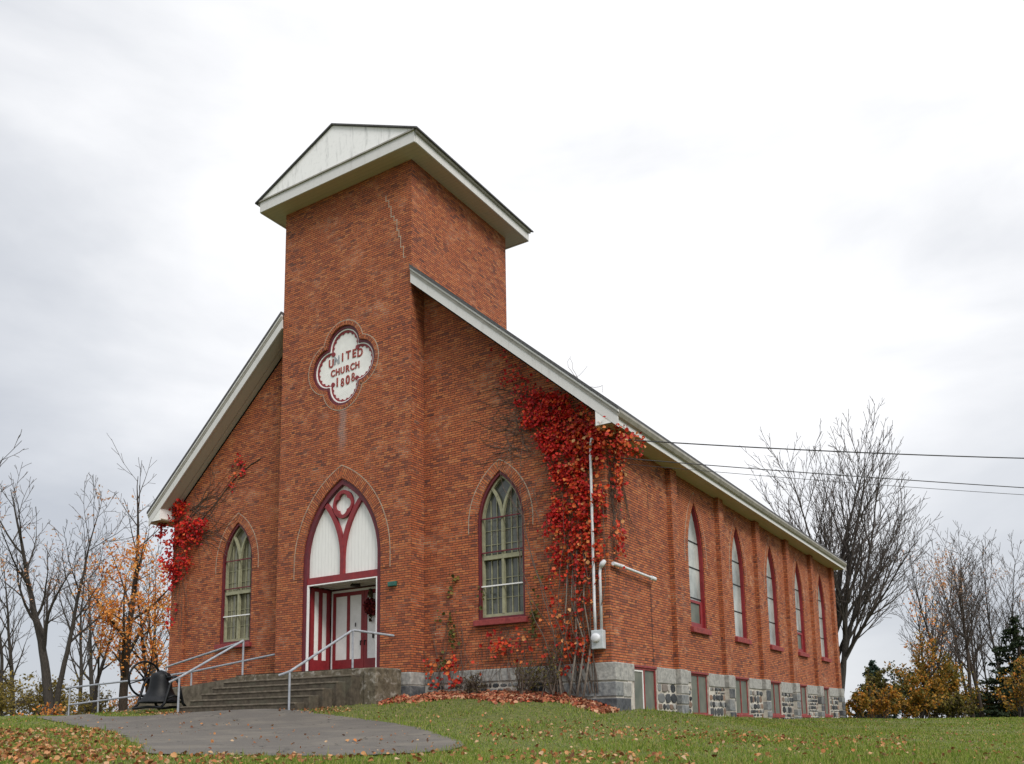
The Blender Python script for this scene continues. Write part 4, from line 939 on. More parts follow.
# ------------------------------------------------------------------ vines
def in_poly_points(poly, n, rng):
    P = np.array(poly); lo, hi = P.min(0), P.max(0); out = np.zeros((0, 2))
    while len(out) < n:
        q = rng.uniform(lo, hi, (n, 2)); out = np.concatenate([out, q[inside(q[:, 0], q[:, 1], poly)]])
    return out[:n]
def clumped(poly, n, rng, k, s):
    """points gathered round k centres inside poly"""
    c = in_poly_points(poly, k, rng); w = rng.uniform(.3, 1, k); i = rng.choice(k, n, p=w/w.sum())
    q = c[i]+rng.normal(0, s, (n, 2)); return q
def wander(p, d, n, step, rng, wig=.35, pull=None):
    p = np.array(p, float); d = np.array(d, float); out = [p.copy()]
    for i in range(n):
        d = d+rng.normal(0, wig, 2)
        if pull is not None: d = d+np.array(pull)*.2
        d /= np.linalg.norm(d); p = p+d*step; out.append(p.copy())
    return out
def vine_right():
    rng = np.random.default_rng(11)
    t = thing('climbing_vine', 'tall scarlet creeper climbing the front right corner of the church up to the eave', 'vine', (-1.0, -.15, -.9))
    loc = (-1.0, -.15, -.9)
    poly = [(-2.32, 7.75), (-1.72, 7.42), (-.81, 6.75), (-.1, 6.1), (.02, 5.6), (-.04, 4.6), (-.11, 3.6), (-.2, 2.6), (-.5, 2.0), (-1.35, 2.1), (-1.74, 2.76), (-1.88, 3.31), (-1.71, 3.83), (-1.44, 4.87), (-1.61, 5.45), (-1.95, 6.06), (-2.35, 6.75)]
    def place(q, dmin, dmax): return np.stack([q[:, 0], -.09-rng.uniform(dmin, dmax, len(q)), q[:, 1]], 1)
    nrm = (.15, -1, .35)
    q = clumped(poly, 5400, rng, 150, .105); q = q[(q[:, 1] < 7.9) & (q[:, 0] < .1) & (rng.uniform(0, 1, len(q)) < np.clip((q[:, 1]-1.9)/3.2, .14, 1))]
    V, F = leaf_cards(place(q, .01, .15), .070, rng, nrm, .6); tri_mesh('foliage', V, F, M['vine'], t, loc)
    low = [(-1.85, 2.3), (-.25, 2.4), (-.4, 1.2), (-.6, -.1), (-1.5, -.2), (-1.6, 1.2)]
    q = clumped(low, 260, rng, 30, .11); q2 = clumped(poly, 520, rng, 50, .12); q2 = q2[q2[:, 0] > -1.5]
    rr = [(-1.0, 6.4), (.0, 6.2), (0, 4.6), (-.1, 2.6), (-.9, 2.4), (-1.0, 4.5)]
    q3 = clumped(rr, 700, rng, 56, .11)
    q = np.concatenate([q, q2, q3]); q = q[(q[:, 0] < .12) & ~((abs(q[:, 0]+.33) < .11) & (q[:, 1] < 5.4) & (rng.uniform(0, 1, len(q)) < .6))]
    V, F = leaf_cards(place(q, .05, .20), .080, rng, nrm, .6); tri_mesh('foliage', V, F, M['vineorange'], t, loc)
    # sparse rust-coloured leaves up under the rake and low down along the wall
    up = [(-3.6, 9.2), (-2.9, 8.6), (-2.2, 7.9), (-2.3, 7.0), (-2.7, 7.4), (-3.3, 8.4)]
    q = clumped(up, 130, rng, 24, .10); q = q[q[:, 1] < 9.45+ (q[:, 0]+3.3)*-.88-.1]
    V, F = leaf_cards(place(q, .0, .08), .075, rng, nrm, .4); tri_mesh('foliage', V, F, M['vine'], t, loc)
    # round the corner, on the side wall and under the eave
    ps = [(-.05, 5.85), (.9, 5.9), (.75, 5.3), (.35, 4.4), (.3, 3.0), (.1, 2.3), (-.05, 2.3)]
    q = clumped(ps, 300, rng, 34, .13); q = q[q[:, 0] > -.1]; P = np.stack([.10+rng.uniform(0, .25, len(q)), q[:, 0], q[:, 1]], 1); P[:, 2] = np.minimum(P[:, 2], 5.9)
    V, F = leaf_cards(P, .08, rng, (1, -.4, .35), .6); tri_mesh('foliage', V, F, M['vineorange'], t, loc)
    q = rng.uniform(0, 1, (420, 3)); P = np.stack([-.15+q[:, 0]*.95, -.78+q[:, 1]*1.6, 5.35+q[:, 2]*.75], 1)
    P = P[~((P[:, 0] < .05) & (P[:, 1] > -.05))]; P = P[(P[:, 0] < .62+.2*(P[:, 1]))|(P[:, 2] < 5.8)]
    V, F = leaf_cards(P, .082, rng, (.5, -.8, .35), .6); tri_mesh('foliage', V, F, M['vineorange'], t, loc)
    st = MB()
    for k in range(22):
        x = rng.uniform(-1.6, -.35); n = int(rng.uniform(16, 34)); w = wander((x, -.75), (rng.normal(0, .15), 1), n, .23, rng, .16, (0, 1))
        w = [(min(a, -.05), b) for a, b in w if b < 7.4]
        dd = rng.uniform(.02, .2)
        if len(w) > 3: st.tube([(a, -.1-dd*min(1, (b+1.0)/2.0+.2), b) for a, b in w], np.linspace(rng.uniform(.008, .018), .005, len(w)), 5)
    for k in range(60):
        x, z = rng.uniform(-2.6, -.4), rng.uniform(3.0, 7.0); w = wander((x, z), (rng.normal(-.3, .6), rng.normal(.4, .5)), 9, .16, rng, .35)
        st.tube([(min(a, .0), -.095-rng.uniform(0, .02), b) for a, b in w], np.linspace(.009, .004, len(w)), 4)
    for k in range(28):                                                        # hanging bare runners on the side wall
        y, z = rng.uniform(.02, .8), rng.uniform(4.3, 5.8); w = wander((y, z), (rng.normal(.1, .3), -1), int(rng.uniform(6, 14)), .2, rng, .22, (0, -1))
        st.tube([(.02+rng.uniform(0, .03), max(a, .01), b) for a, b in w], np.linspace(.008, .004, len(w)), 4)
    w = [(5.3, .3), (5.4, 1.2), (5.25, 2.1), (5.0, 2.5), (4.4, 2.55)]
    st.tube([(.02, b, a) for a, b in w], .006, 4)
    st.build('stem', M['vinestem'], t, fix=False)
    tr = MB()
    for k, (x, x2, x3) in enumerate(((-1.32, -1.42, -1.2), (-.92, -.78, -1.05), (-1.12, -1.0, -.95), (-.75, -.6, -.7))):
        z0 = gz(x, -.3)-.05
        tr.tube([(x, -.30, z0), (x2, -.26, -.2), (x2+.1, -.2, .5), (x3, -.16, 1.6), (x3+.1, -.14, 3.0)], [.036, .026, .022, .018, .012], 7)
    tr.build('trunk', M['palestem'], t, smooth=True)
    # faint bare tendrils spread over the gable bricks
    td = MB()
    for k in range(46):
        x, z = rng.uniform(-2.7, -2.1), rng.uniform(5.6, 7.6); w = wander((x, z), (-.9, rng.normal(.35, .35)), int(rng.uniform(5, 12)), .16, rng, .25)
        td.tube([(a, -.012, b) for a, b in w if b < wall_z(a)-.15] or [(x, -.012, z), (x, -.012, z+.1)], .0055, 3) if len([1 for a, b in w if b < wall_z(a)-.15]) > 2 else None
    td.build('tendril', M['vinestem'], t, fix=False)
vine_right()
def vine_left():
    rng = np.random.default_rng(7); loc = (-17.2, -.2, 2.5)
    t = thing('climbing_vine', 'short red creeper hanging from the left eave of the church', 'vine', loc)
    poly = [(-18.05, 6.25), (-17.34, 6.75), (-16.5, 6.5), (-15.3, 5.6), (-15.6, 5.0), (-15.97, 4.36), (-16.47, 3.88), (-16.87, 3.32), (-17.3, 3.97), (-17.78, 5.12)]
    q = clumped(poly, 1300, rng, 70, .12); P = np.stack([q[:, 0], -.10-rng.uniform(0, .26, len(q)), q[:, 1]], 1); P = P[P[:, 2] < wall_z(P[:, 0])+.35]
    V, F = leaf_cards(P, .088, rng, (.1, -1, .35), .6); tri_mesh('foliage', V, F, M['vine'], t, loc)
    q = clumped([(-17.2, 4.2), (-16.6, 4.1), (-16.8, 2.3), (-17.2, 2.0)], 80, rng, 14, .12); P = np.stack([q[:, 0], -.12-rng.uniform(0, .25, len(q)), q[:, 1]], 1)
    V, F = leaf_cards(P, .09, rng, (.1, -1, .35), .5); tri_mesh('foliage', V, F, M['vine'], t, loc)
    q = clumped([(-14.9, 7.2), (-13.6, 8.0), (-13.3, 7.6), (-14.4, 6.6)], 45, rng, 10, .12); P = np.stack([q[:, 0], -.03-rng.uniform(0, .06, len(q)), q[:, 1]], 1)
    V, F = leaf_cards(P, .08, rng, (.1, -1, .35), .5); tri_mesh('foliage', V, F, M['vine'], t, loc)
    st = MB()
    for k in range(40):
        w = wander((rng.uniform(-16.8, -16.0), rng.uniform(5.0, 6.4)), (1, rng.normal(.35, .5)), int(rng.uniform(7, 20)), .18, rng, .25); w = [p for p in w if p[1] < wall_z(p[0])-.12 and abs(p[0]-FW_U[0]) > .0]
        if len(w) > 3: st.tube([(a, -.014, b) for a, b in w], np.linspace(.010, .004, len(w)), 4)
    for k in range(10):
        w = wander((rng.uniform(-17.1, -16.5), rng.uniform(3.4, 5)), (0, -1), 10, .2, rng, .2, (0, -1)); st.tube([(a, -.11, b) for a, b in w], .006, 4)
    w = wander((-16.3, 5.6), (.9, .5), 16, .25, rng, .12, (.9, .6)); w = [p for p in w if p[1] < wall_z(p[0])-.2]
    st.tube([(a, -.016, b) for a, b in w], .016, 5)
    st.build('stem', M['vinestem'], t, fix=False)
vine_left()
def vine_low():
    rng = np.random.default_rng(21); loc = (-4.5, -.1, -.6)
    t = thing('climbing_vine', 'sparse orange creeper sprigs on the low bricks beneath the right front window', 'vine', loc)
    P = []; G = []
    for poly, n, k in (([(-5.8, -.5), (-4.6, -.4), (-4.6, .3), (-5.0, .55), (-5.6, .2)], 85, 14), ([(-4.2, .7), (-2.9, .75), (-2.2, .45), (-3.0, .2), (-4.2, .3)], 42, 14), ([(-4.8, .0), (-1.8, .0), (-1.8, 1.2), (-4.8, .4)], 34, 18), ([(-5.4, 1.0), (-2.2, 1.0), (-2.0, .5), (-5.4, .0)], 25, 12)):
        q = clumped(poly, n, rng, k, .10); P.append(np.stack([q[:, 0], -.10-rng.uniform(0, .16, n), q[:, 1]], 1))
    P = np.concatenate(P); V, F = leaf_cards(P, .085, rng, (.1, -1, .3), .5); tri_mesh('foliage', V, F, M['vineorange'], t, loc)
    for c, n in (((-4.85, 2.35), 16), ((-4.85, .95), 26), ((-4.9, 1.4), 10), ((-2.2, 1.35), 30), ((-2.3, .9), 14), ((-3.9, 2.0), 12), ((-5.35, 1.6), 6), ((-5.2, .15), 18), ((-2.05, 2.2), 10)):
        q = rng.normal(0, 1, (n, 2))*(.08, .17)+c; G.append(np.stack([q[:, 0], -.03-rng.uniform(0, .08, n), q[:, 1]], 1))
    V, F = leaf_cards(np.concatenate(G), .085, rng, (.1, -1, .3), .5); tri_mesh('foliage', V, F, M['vinegreen'], t, loc)
    st = MB()
    for k in range(60):
        w = wander((rng.uniform(-5.7, -1.7), -.5), (rng.normal(0, .3), 1), int(rng.uniform(5, 17)), .14, rng, .25, (0, 1)); st.tube([(a, -.10-rng.uniform(0, .03) if b < .1 else -.03, b) for a, b in w if not (-4.2 < a < -2.3 and b > 1.1)][:max(3, len(w))] if sum(1 for a, b in w if not (-4.2 < a < -2.3 and b > 1.1)) > 2 else [(w[0][0], -.1, -.5), (w[0][0], -.1, -.2)], .006, 4)
    st.build('stem', M['vinestem'], t, fix=False)
vine_low()

# ------------------------------------------------------------------ shrubs and trees
def brush(name, label, cat, x, y, h, r, n, mat, size, seed, group=None, z=None, stems=14, stemmat='twig', sub=None, low=.25):
    rng = np.random.default_rng(seed); z0 = gz(x, y) if z is None else z; loc = np.array((x, y, z0)); t = thing(name, label, cat, tuple(loc), group)
    st = MB(); pts = []; wt = []; stems = max(stems, 12)
    for q in range(stems):
        th = rng.uniform(0, 2*math.pi); rr = r*rng.uniform(.15, 1.05); hh = h*(1-.55*(rr/r)**2)*rng.uniform(.55, 1.12); b = np.array([rng.normal(0, r*.22), rng.normal(0, r*.22), -.1])
        e = np.array([rr*math.cos(th), rr*math.sin(th), hh]); m1 = b*.55+e*.45+np.array([0, 0, hh*.18])+rng.normal(0, r*.05, 3)
        st.tube([b+loc, m1+loc, e+loc], [.010*h**.5+.005, .010, .006], 4); dens = rng.uniform(.15, 1)
        for k in range(7):
            f = rng.uniform(low, 1); o = (b+(m1-b)*f*2) if f < .5 else (m1+(e-m1)*(f*2-1)); d = (e-b)/np.linalg.norm(e-b)+rng.normal(0, .65, 3); d /= np.linalg.norm(d); ln = h*rng.uniform(.10, .30); tip = o+d*ln; tip[2] = max(tip[2], .05)
            st.tube([o+loc, (o+tip)/2+rng.normal(0, .03, 3)+loc, tip+loc], [.008, .006, .004], 3)
            for w in np.linspace(.15, 1.05, 7): pts.append(o+(tip-o)*w); wt.append(dens*rng.uniform(.3, 1))
    pts = np.array(pts); wt = np.array(wt); wt /= wt.sum()
    def leaves(m, mt):
        P = pts[rng.choice(len(pts), m, p=wt)]+rng.normal(0, 1, (m, 3))*h*.035; P[:, 2] = np.maximum(P[:, 2], .03)
        V, F = leaf_cards(P, size, rng, (0, 0, .6), 1.0, lobes=False); tri_mesh('foliage', V, F, mt, t)
    leaves(n, mat)
    if sub is not None: leaves(n//2, sub)
    st.build('stem', M[stemmat], t, fix=False); return t
brush('dead_shrub', 'dark dead bush against the stones below the left edge of the right front window', 'shrub', -3.95, -.42, .62, .42, 420, M['brownbrush'], .06, 1, 'dead bushes along the church wall', stems=26, stemmat='vinestem')
brush('dead_shrub', 'olive brown dead bush at the wall midway between window and vine trunk', 'shrub', -2.3, -.40, 1.0, .55, 300, M['olive'], .055, 2, 'dead bushes along the church wall', stems=20, stemmat='vinestem', sub=M['brownbrush'])
brush('dead_shrub', 'tangled dead bush right beside the pale vine trunks', 'shrub', -1.5, -.42, 1.3, .4, 260, M['olive'], .055, 3, 'dead bushes along the church wall', stems=16, stemmat='vinestem', sub=M['brownbrush'])

def grow_tree(seed, base, height, r0, P):
    """branch list (points, radii, level); P holds per-level lists"""
    rng = random.Random(seed); out = []
    def branch(p, d, ln, r, lv):
        n = max(4, int(ln/P['seg'][lv])); pts = [p.copy()]; q = p.copy(); dd = d.copy(); rad = [r]
        for i in range(n):
            w = P['wig'][lv]; dd = dd+Vector((rng.gauss(0, w), rng.gauss(0, w), rng.gauss(0, w)*.7))+Vector((0, 0, P['up'][lv])); dd.normalize()
            q = q+dd*(ln/n); pts.append(q.copy()); rad.append(max(r*(1-(i+1)/n*P['tap'][lv]), P['rmin']))
        out.append((pts, rad, lv))
        if lv+1 >= P['levels']: return
        k = P['kids'][lv]; k = max(1, int(k*(ln/P['ref'][lv])**.7+rng.uniform(-.5, .5))) if lv else k
        az = rng.uniform(0, 6.28)
        for j in range(k):
            t = P['st'][lv]+(1-P['st'][lv])*((j+rng.uniform(.1, .9))/k); i = min(int(t*n), n-1)
            a = pts[i].lerp(pts[i+1], t*n-i); td = (pts[i+1]-pts[i]).normalized(); az += 2.4+rng.uniform(-.5, .5)
            o = td.orthogonal().normalized(); o.rotate(Matrix.Rotation(az, 3, td)); an = math.radians(rng.gauss(P['ang'][lv], P['ang'][lv]*.22))
            nd = (td*math.cos(an)+o*math.sin(an)).normalized()
            l2 = ln*P['rat'][lv]*(1-P['fall'][lv]*t)*rng.uniform(.7, 1.2)
            if l2 < .25: continue
            branch(a, nd, l2, max(rad[i]*rng.uniform(.42, .68), P['rmin']), lv+1)
    for b, d, f, rr in P['trunks']: branch(Vector(base)+Vector(b), Vector(d).normalized(), height*f, r0*rr, 0)
    return out
VASE = dict(levels=5, seg=[.6, .6, .5, .45, .4], wig=[.03, .05, .06, .08, .09], up=[.02, .06, .06, .05, .03], tap=[.94, .94, .92, .85, .7], rmin=.0115, kids=[17, 11, 7, 4, 0], ref=[1, 6, 3, 1.5, 1],
            st=[.12, .10, .12, .15, .2], ang=[29, 24, 27, 32, 36], rat=[.60, .44, .44, .5, .5], fall=[.62, .60, .5, .4, .4], trunks=[((0, 0, 0), (0, 0, 1), 1, 1)])
CROOK = dict(VASE, wig=[.06, .09, .11, .13, .14], up=[.05, .06, .05, .03, .02], kids=[12, 9, 7, 4, 0], ang=[36, 34, 36, 38, 38], rat=[.56, .5, .48, .5, .5], st=[.26, .12, .12, .15, .2])
SLIM = dict(VASE, levels=4, kids=[19, 9, 5, 0], wig=[.035, .07, .1, .1], up=[.03, .05, .04, .02], ang=[30, 32, 36, 36], rat=[.36, .45, .5, .5], fall=[.5, .5, .4, .4], st=[.25, .12, .12, .2])
def tree(name, label, x, y, height, r0, P, seed, group=None, leaves=None, nleaf=0, lsize=.2, lz=(0, 1), bark='bark', side=None, z=None, maxlv=None, lean=(0, 0)):
    z0 = (gz(x, y) if z is None else z)-.1; loc = (x, y, z0); t = thing(name, label, 'tree', loc, group)
    br = grow_tree(seed, loc, height, r0, P); tr, cr = MB(), MB()
    for pts, rad, lv in br:
        if lean != (0, 0): pts = [Vector((p.x+lean[0]*max(0, (p.z-z0)/height)**1.5, p.y+lean[1]*max(0, (p.z-z0)/height)**1.5, p.z)) for p in pts]
        (tr if lv <= 1 else cr).tube(pts, rad, (9, 6, 4, 3, 3)[lv], False)
    tr.build('trunk', M[bark], t, smooth=True, fix=False); cr.build('crown', M['twig'], t, fix=False)
    if leaves:
        rng = np.random.default_rng(seed); tips = [p for pts, rad, lv in br if lv >= 2 for p in pts[1:]]; T = np.array([tuple(p) for p in tips]); hz = (T[:, 2]-z0)/height; ok = (hz > lz[0]) & (hz < lz[1])
        if side is not None: ok &= ((T[:, 0]-x)*side[0]+(T[:, 1]-y)*side[1]) > side[2]
        T = T[ok]
        if len(T):
            c = T[rng.integers(0, len(T), max(4, nleaf//9))]; Pn = c[rng.integers(0, len(c), nleaf)]+rng.normal(0, .27, (nleaf, 3))
            V, F = leaf_cards(Pn, lsize, rng, (0, 0, .8), .8, lobes=False); tri_mesh('leaves', V, F, leaves, t, loc)
    return t
SEED = 3
# right of the church
tree('bare_tree', 'large bare tree with fan of upswept branches rising behind the far corner of the church', -1.5, 32.6, 16.9, .28, dict(VASE, trunks=[((0, 0, 0), (-.01, -.01, 1), .93, 1.0), ((.03, .03, 1.6), (.13, .08, 1), .84, .6), ((-.05, 0, 2.4), (-.06, -.03, 1), .80, .5), ((.05, 0, 2.6), (.30, .19, 1), .76, .5), ((.05, 0, 2.9), (.42, .27, 1), .58, .42)]), 12, None)
tree('slim_tree', 'slim leaning bare tree with a few orange leaves, nearest the big bare tree', 1.4, 41.5, 9.5, .11, SLIM, 31, 'slim young trees right of the church', M['maple'], 150, .19, (.35, 1), 'bark2', lean=(2.2, 1.4))
tree('slim_tree', 'slim dark tree with rust leaves standing in the orange bushes', 1.9, 44.0, 8.6, .10, SLIM, 32, 'slim young trees right of the church', M['maple'], 120, .19, (.4, 1), 'bark2', lean=(.8, .3))
tree('slim_tree', 'slender twin-stemmed tree with thin yellow leaves at its top', 2.6, 47.6, 12.0, .12, dict(SLIM, trunks=[((0, 0, 0), (-.05, -.05, 1), 1, 1), ((.3, .2, 0), (.08, .06, 1), .85, .8)]), 33, 'slim young trees right of the church', M['peach'], 170, .18, (.72, 1), 'bark2')
tree('slim_tree', 'slender bare tree leaning right with pale yellow leaves in its crown', 4.0, 45.4, 11.8, .14, SLIM, 34, 'slim young trees right of the church', M['peach'], 230, .18, (.7, 1), 'bark2', lean=(1.6, 1.0))
tree('slim_tree', 'slender bare tree second from the dark conifer, curving right', 4.5, 45.9, 12.0, .14, SLIM, 35, 'slim young trees right of the church', None, 0, .18, (.7, 1), 'bark2', lean=(1.8, 1.1))
tree('slim_tree', 'thin grey sapling just left of the dark conifer', 4.6, 51.6, 8.5, .09, SLIM, 36, 'slim young trees right of the church', None, 0, .18, (.7, 1), 'bark')
for i_, (x_, y_, h_, lf_, lab_) in enumerate(((3.4, 53.0, 12.5, 120, 'tall hazy bare tree at the back between the golden bushes and the dark conifer'), (5.6, 54.0, 12.8, 160, 'tall hazy bare tree at the back just left of the dark conifer'), (.9, 50.0, 9.5, 90, 'hazy bare tree at the back behind the bluish conifer'))):
    tree('slim_tree', lab_, x_, y_, h_, .13, dict(SLIM, kids=[18, 10, 6, 0], ang=[27, 30, 34, 36], rat=[.46, .45, .5, .5], trunks=[((0, 0, 0), (-.07, -.04, 1), 1, 1), ((.3, .2, 0), (.09, .06, 1), .95, .9), ((.1, .1, 0), (.20, .12, 1), .8, .7)]), 130+i_, 'slim young trees right of the church', M['peach'], lf_, .17, (.5, 1), 'bark')
def conifer(name, label, x, y, h, r, mat, seed, n=5200, sub=None):
    rng = np.random.default_rng(seed); z0 = gz(x, y)-.1; loc = (x, y, z0); t = thing(name, label, 'conifer', loc)
    MB().tube([(x, y, z0), (x, y, z0+h*.97)], [r*.07, .02], 8).build('trunk', M['bark2'], t)
    lay = 17; P = []
    for l in range(lay):
        f = (l+.3)/lay; R0 = r*(1-f)**.85+.1
        for b in range(int(5+R0*4)):
            th = rng.uniform(0, 2*math.pi); R = R0*rng.uniform(.55, 1.15); zb = f*h+rng.normal(0, .12); m = int(18+R*34); q = np.sqrt(rng.uniform(.01, 1, m)); sp = .06+.16*R*q*(1.1-q)
            P.append(np.stack([q*R*np.cos(th)+rng.normal(0, 1, m)*sp, q*R*np.sin(th)+rng.normal(0, 1, m)*sp, zb-.30*q*R+.16*R*q**3+rng.normal(0, .05, m)-rng.exponential(.05, m)], 1))
    P = np.concatenate(P); P[:, 2] = np.maximum(P[:, 2], .1)
    V, F = leaf_cards(P, .19, rng, (0, 0, .6), .8, lobes=False); tri_mesh('crown', V, F, mat, t)
    return t
conifer('conifer', 'dark green conifer at the right edge of the lawn', 6.9, 48.4, 7.2, 3.9, M['needle'], 41, 9000)
conifer('conifer', 'small bluish green conifer beside the far corner of the church', -.9, 39.5, 3.9, 1.7, M['bluegreen'], 42, 5200)
bl = 'autumn bushes along the far edge of the lawn'
brush('shrub', 'low golden bush right beside the far end of the church wall', 'shrub', .3, 34.0, 2.0, 1.3, 1500, M['gold'], .16, 51, bl)
brush('shrub', 'orange and olive bush second from the church wall', 'shrub', 1.6, 37.5, 2.5, 1.6, 1700, M['gold'], .17, 52, bl, sub=M['olive'])
brush('shrub', 'tall yellow orange bush below the leaning slim tree', 'shrub', 1.5, 41.8, 4.6, 1.9, 2600, M['gold'], .18, 53, bl, sub=M['olive'])
brush('shrub', 'tall olive and gold bush in the middle of the far bushes', 'shrub', 2.6, 43.8, 4.4, 1.7, 2300, M['olive'], .18, 54, bl, sub=M['gold'])
brush('shrub', 'dark olive bush behind the twin-stemmed slim tree', 'shrub', 3.6, 52.0, 3.0, 2.4, 1400, M['olive'], .18, 55, bl)
brush('shrub', 'low brown brush below the slender leaning trees', 'shrub', 5.6, 50.5, 1.8, 2.2, 900, M['brownbrush'], .16, 56, bl, sub=M['olive'])
brush('shrub', 'golden bush growing in front of the dark conifer', 'shrub', 6.9, 43.0, 3.2, 1.6, 900, M['gold'], .17, 57, bl, sub=M['olive'])
brush('shrub', 'dark green bush behind the golden bush at the church corner', 'shrub', .1, 42.5, 3.4, 2.0, 1700, M['bluegreen'], .2, 58, bl, sub=M['olive'])

for i_, (x_, y_, h_, r_, m_, lab_) in enumerate(((1.0, 47.5, 2.6, 2.6, 'olive', 'broad olive bush far back between the bluish conifer and the slim trees'), (4.4, 49.0, 2.2, 2.4, 'gold', 'low gold bush behind the trunks of the slender leaning trees'), (3.2, 41.5, 2.0, 1.6, 'olive', 'low olive bush at the feet of the twin-stemmed slim tree'), (-.4, 36.0, 2.8, 1.7, 'olive', 'olive bush close behind the low golden bush by the church wall'), (7.5, 56.0, 2.6, 3.5, 'brownbrush', 'brown brush far back beside the dark conifer'))):
    brush('shrub', lab_, 'shrub', x_, y_, h_, r_, 1700, M[m_], .17, 150+i_, bl, sub=M['brownbrush'])
brush('shrub', 'low gold brush tight against the far corner of the church', 'shrub', -.6, 32.6, 1.5, 1.2, 1100, M['gold'], .15, 160, bl, sub=M['olive'])
# left of the church
lg = 'bare trees left of the church'
tree('bare_tree', 'dark crooked bare tree with forked trunk left of the ramp railing', -37.3, 7.6, 13.9, .29, dict(CROOK, trunks=[((0, 0, 0), (-.10, -.06, 1), .95, 1.0), ((.1, .1, 1.0), (.10, .07, 1), .85, .55)]), 61, lg, M['peach'], 420, .17, (.3, .95), 'bark')
tree('bare_tree', 'tall straight tree with orange leaves on its lower branches behind the bell', -35.9, 10.9, 14.4, .27, dict(VASE, kids=[14, 7, 5, 4, 0], ang=[40, 36, 36, 36, 36], rat=[.46, .42, .45, .5, .5]), 62, lg, M['maple'], 2900, .19, (.12, .74), 'bark2')
tree('bare_tree', 'leafy orange tree with leaning trunk between the bell and the church wall', -35.2, 12.3, 11.6, .20, dict(VASE, kids=[10, 7, 5, 4, 0], ang=[40, 36, 36, 36, 36], rat=[.46, .42, .45, .5, .5], trunks=[((0, 0, 0), (.22, .14, 1), 1, 1), ((0, 0, .3), (-.16, -.1, 1), .8, .8)]), 63, lg, M['maple'], 1300, .19, (.1, .62), 'bark2')
tree('bare_tree', 'thin crooked bare tree standing between the dark tree and the orange tree', -39.0, 11.0, 10.0, .13, CROOK, 64, lg, M['maple'], 260, .2, (.1, .9))
tree('bare_tree', 'peach-leaved tree cut off by the left edge of the photo', -32.5, 1.2, 12.6, .26, dict(CROOK, kids=[9, 7, 6, 4, 0]), 65, lg, M['peach'], 1000, .18, (.2, .85))
tree('bare_tree', 'slender pale bare tree at the far left beyond the brush', -43.5, 8.0, 11.0, .14, SLIM, 66, lg, None)
tree('bare_tree', 'distant bare tree just left of the church wall', -45.5, 19.5, 12.0, .2, dict(SLIM, kids=[16, 8, 5, 0]), 67, lg, M['maple'], 60, .22, (.1, .5))
tree('bare_tree', 'distant grey bare tree behind the ramp railing', -50.5, 18.5, 13.0, .22, dict(SLIM, kids=[16, 8, 5, 0]), 68, lg, None)
for i_, (x_, y_, h_, lab_) in enumerate(((-47.5, 6.0, 12.5, 'distant fine-twigged bare tree at the far left edge'), (-48.5, 16.0, 13.5, 'distant fine-twigged bare tree between the dark tree and the orange tree'), (-41.5, 16.8, 11.0, 'fine-twigged bare tree right behind the orange tree'))):
    tree('bare_tree', lab_, x_, y_, h_, .16, dict(SLIM, kids=[20, 10, 6, 0], rat=[.42, .45, .5, .5]), 90+i_, lg)
tree('bare_tree', 'distant grey bare tree behind the dark crooked tree', -52.0, 13.5, 12.5, .2, dict(SLIM, kids=[16, 8, 5, 0]), 69, lg, None)
bl2 = 'autumn brush left of the church'
brush('shrub', 'yellow green brush at the left edge behind the lawn', 'shrub', -38.5, 5.0, 2.7, 2.6, 2600, M['yellowgreen'], .17, 71, bl2, stems=60)
brush('shrub', 'yellow green brush at the foot of the dark crooked tree', 'shrub', -39.2, 8.6, 2.9, 2.4, 2600, M['yellowgreen'], .17, 72, bl2, stems=60)
brush('shrub', 'thin tan brush behind the two-bar handrail', 'shrub', -40.5, 12.0, 2.2, 2.4, 1400, M['yellowgreen'], .16, 73, bl2, stems=60, sub=M['brownbrush'])
brush('shrub', 'low orange brush at the foot of the trees behind the bell', 'shrub', -36.8, 12.6, 2.0, 2.2, 600, M['maple'], .18, 74, bl2, stems=40)
brush('shrub', 'low orange leaf sprays on the lawn edge below the dark crooked tree', 'shrub', -34.5, 5.8, .9, 1.5, 220, M['maple'], .16, 75, bl2, stems=30)

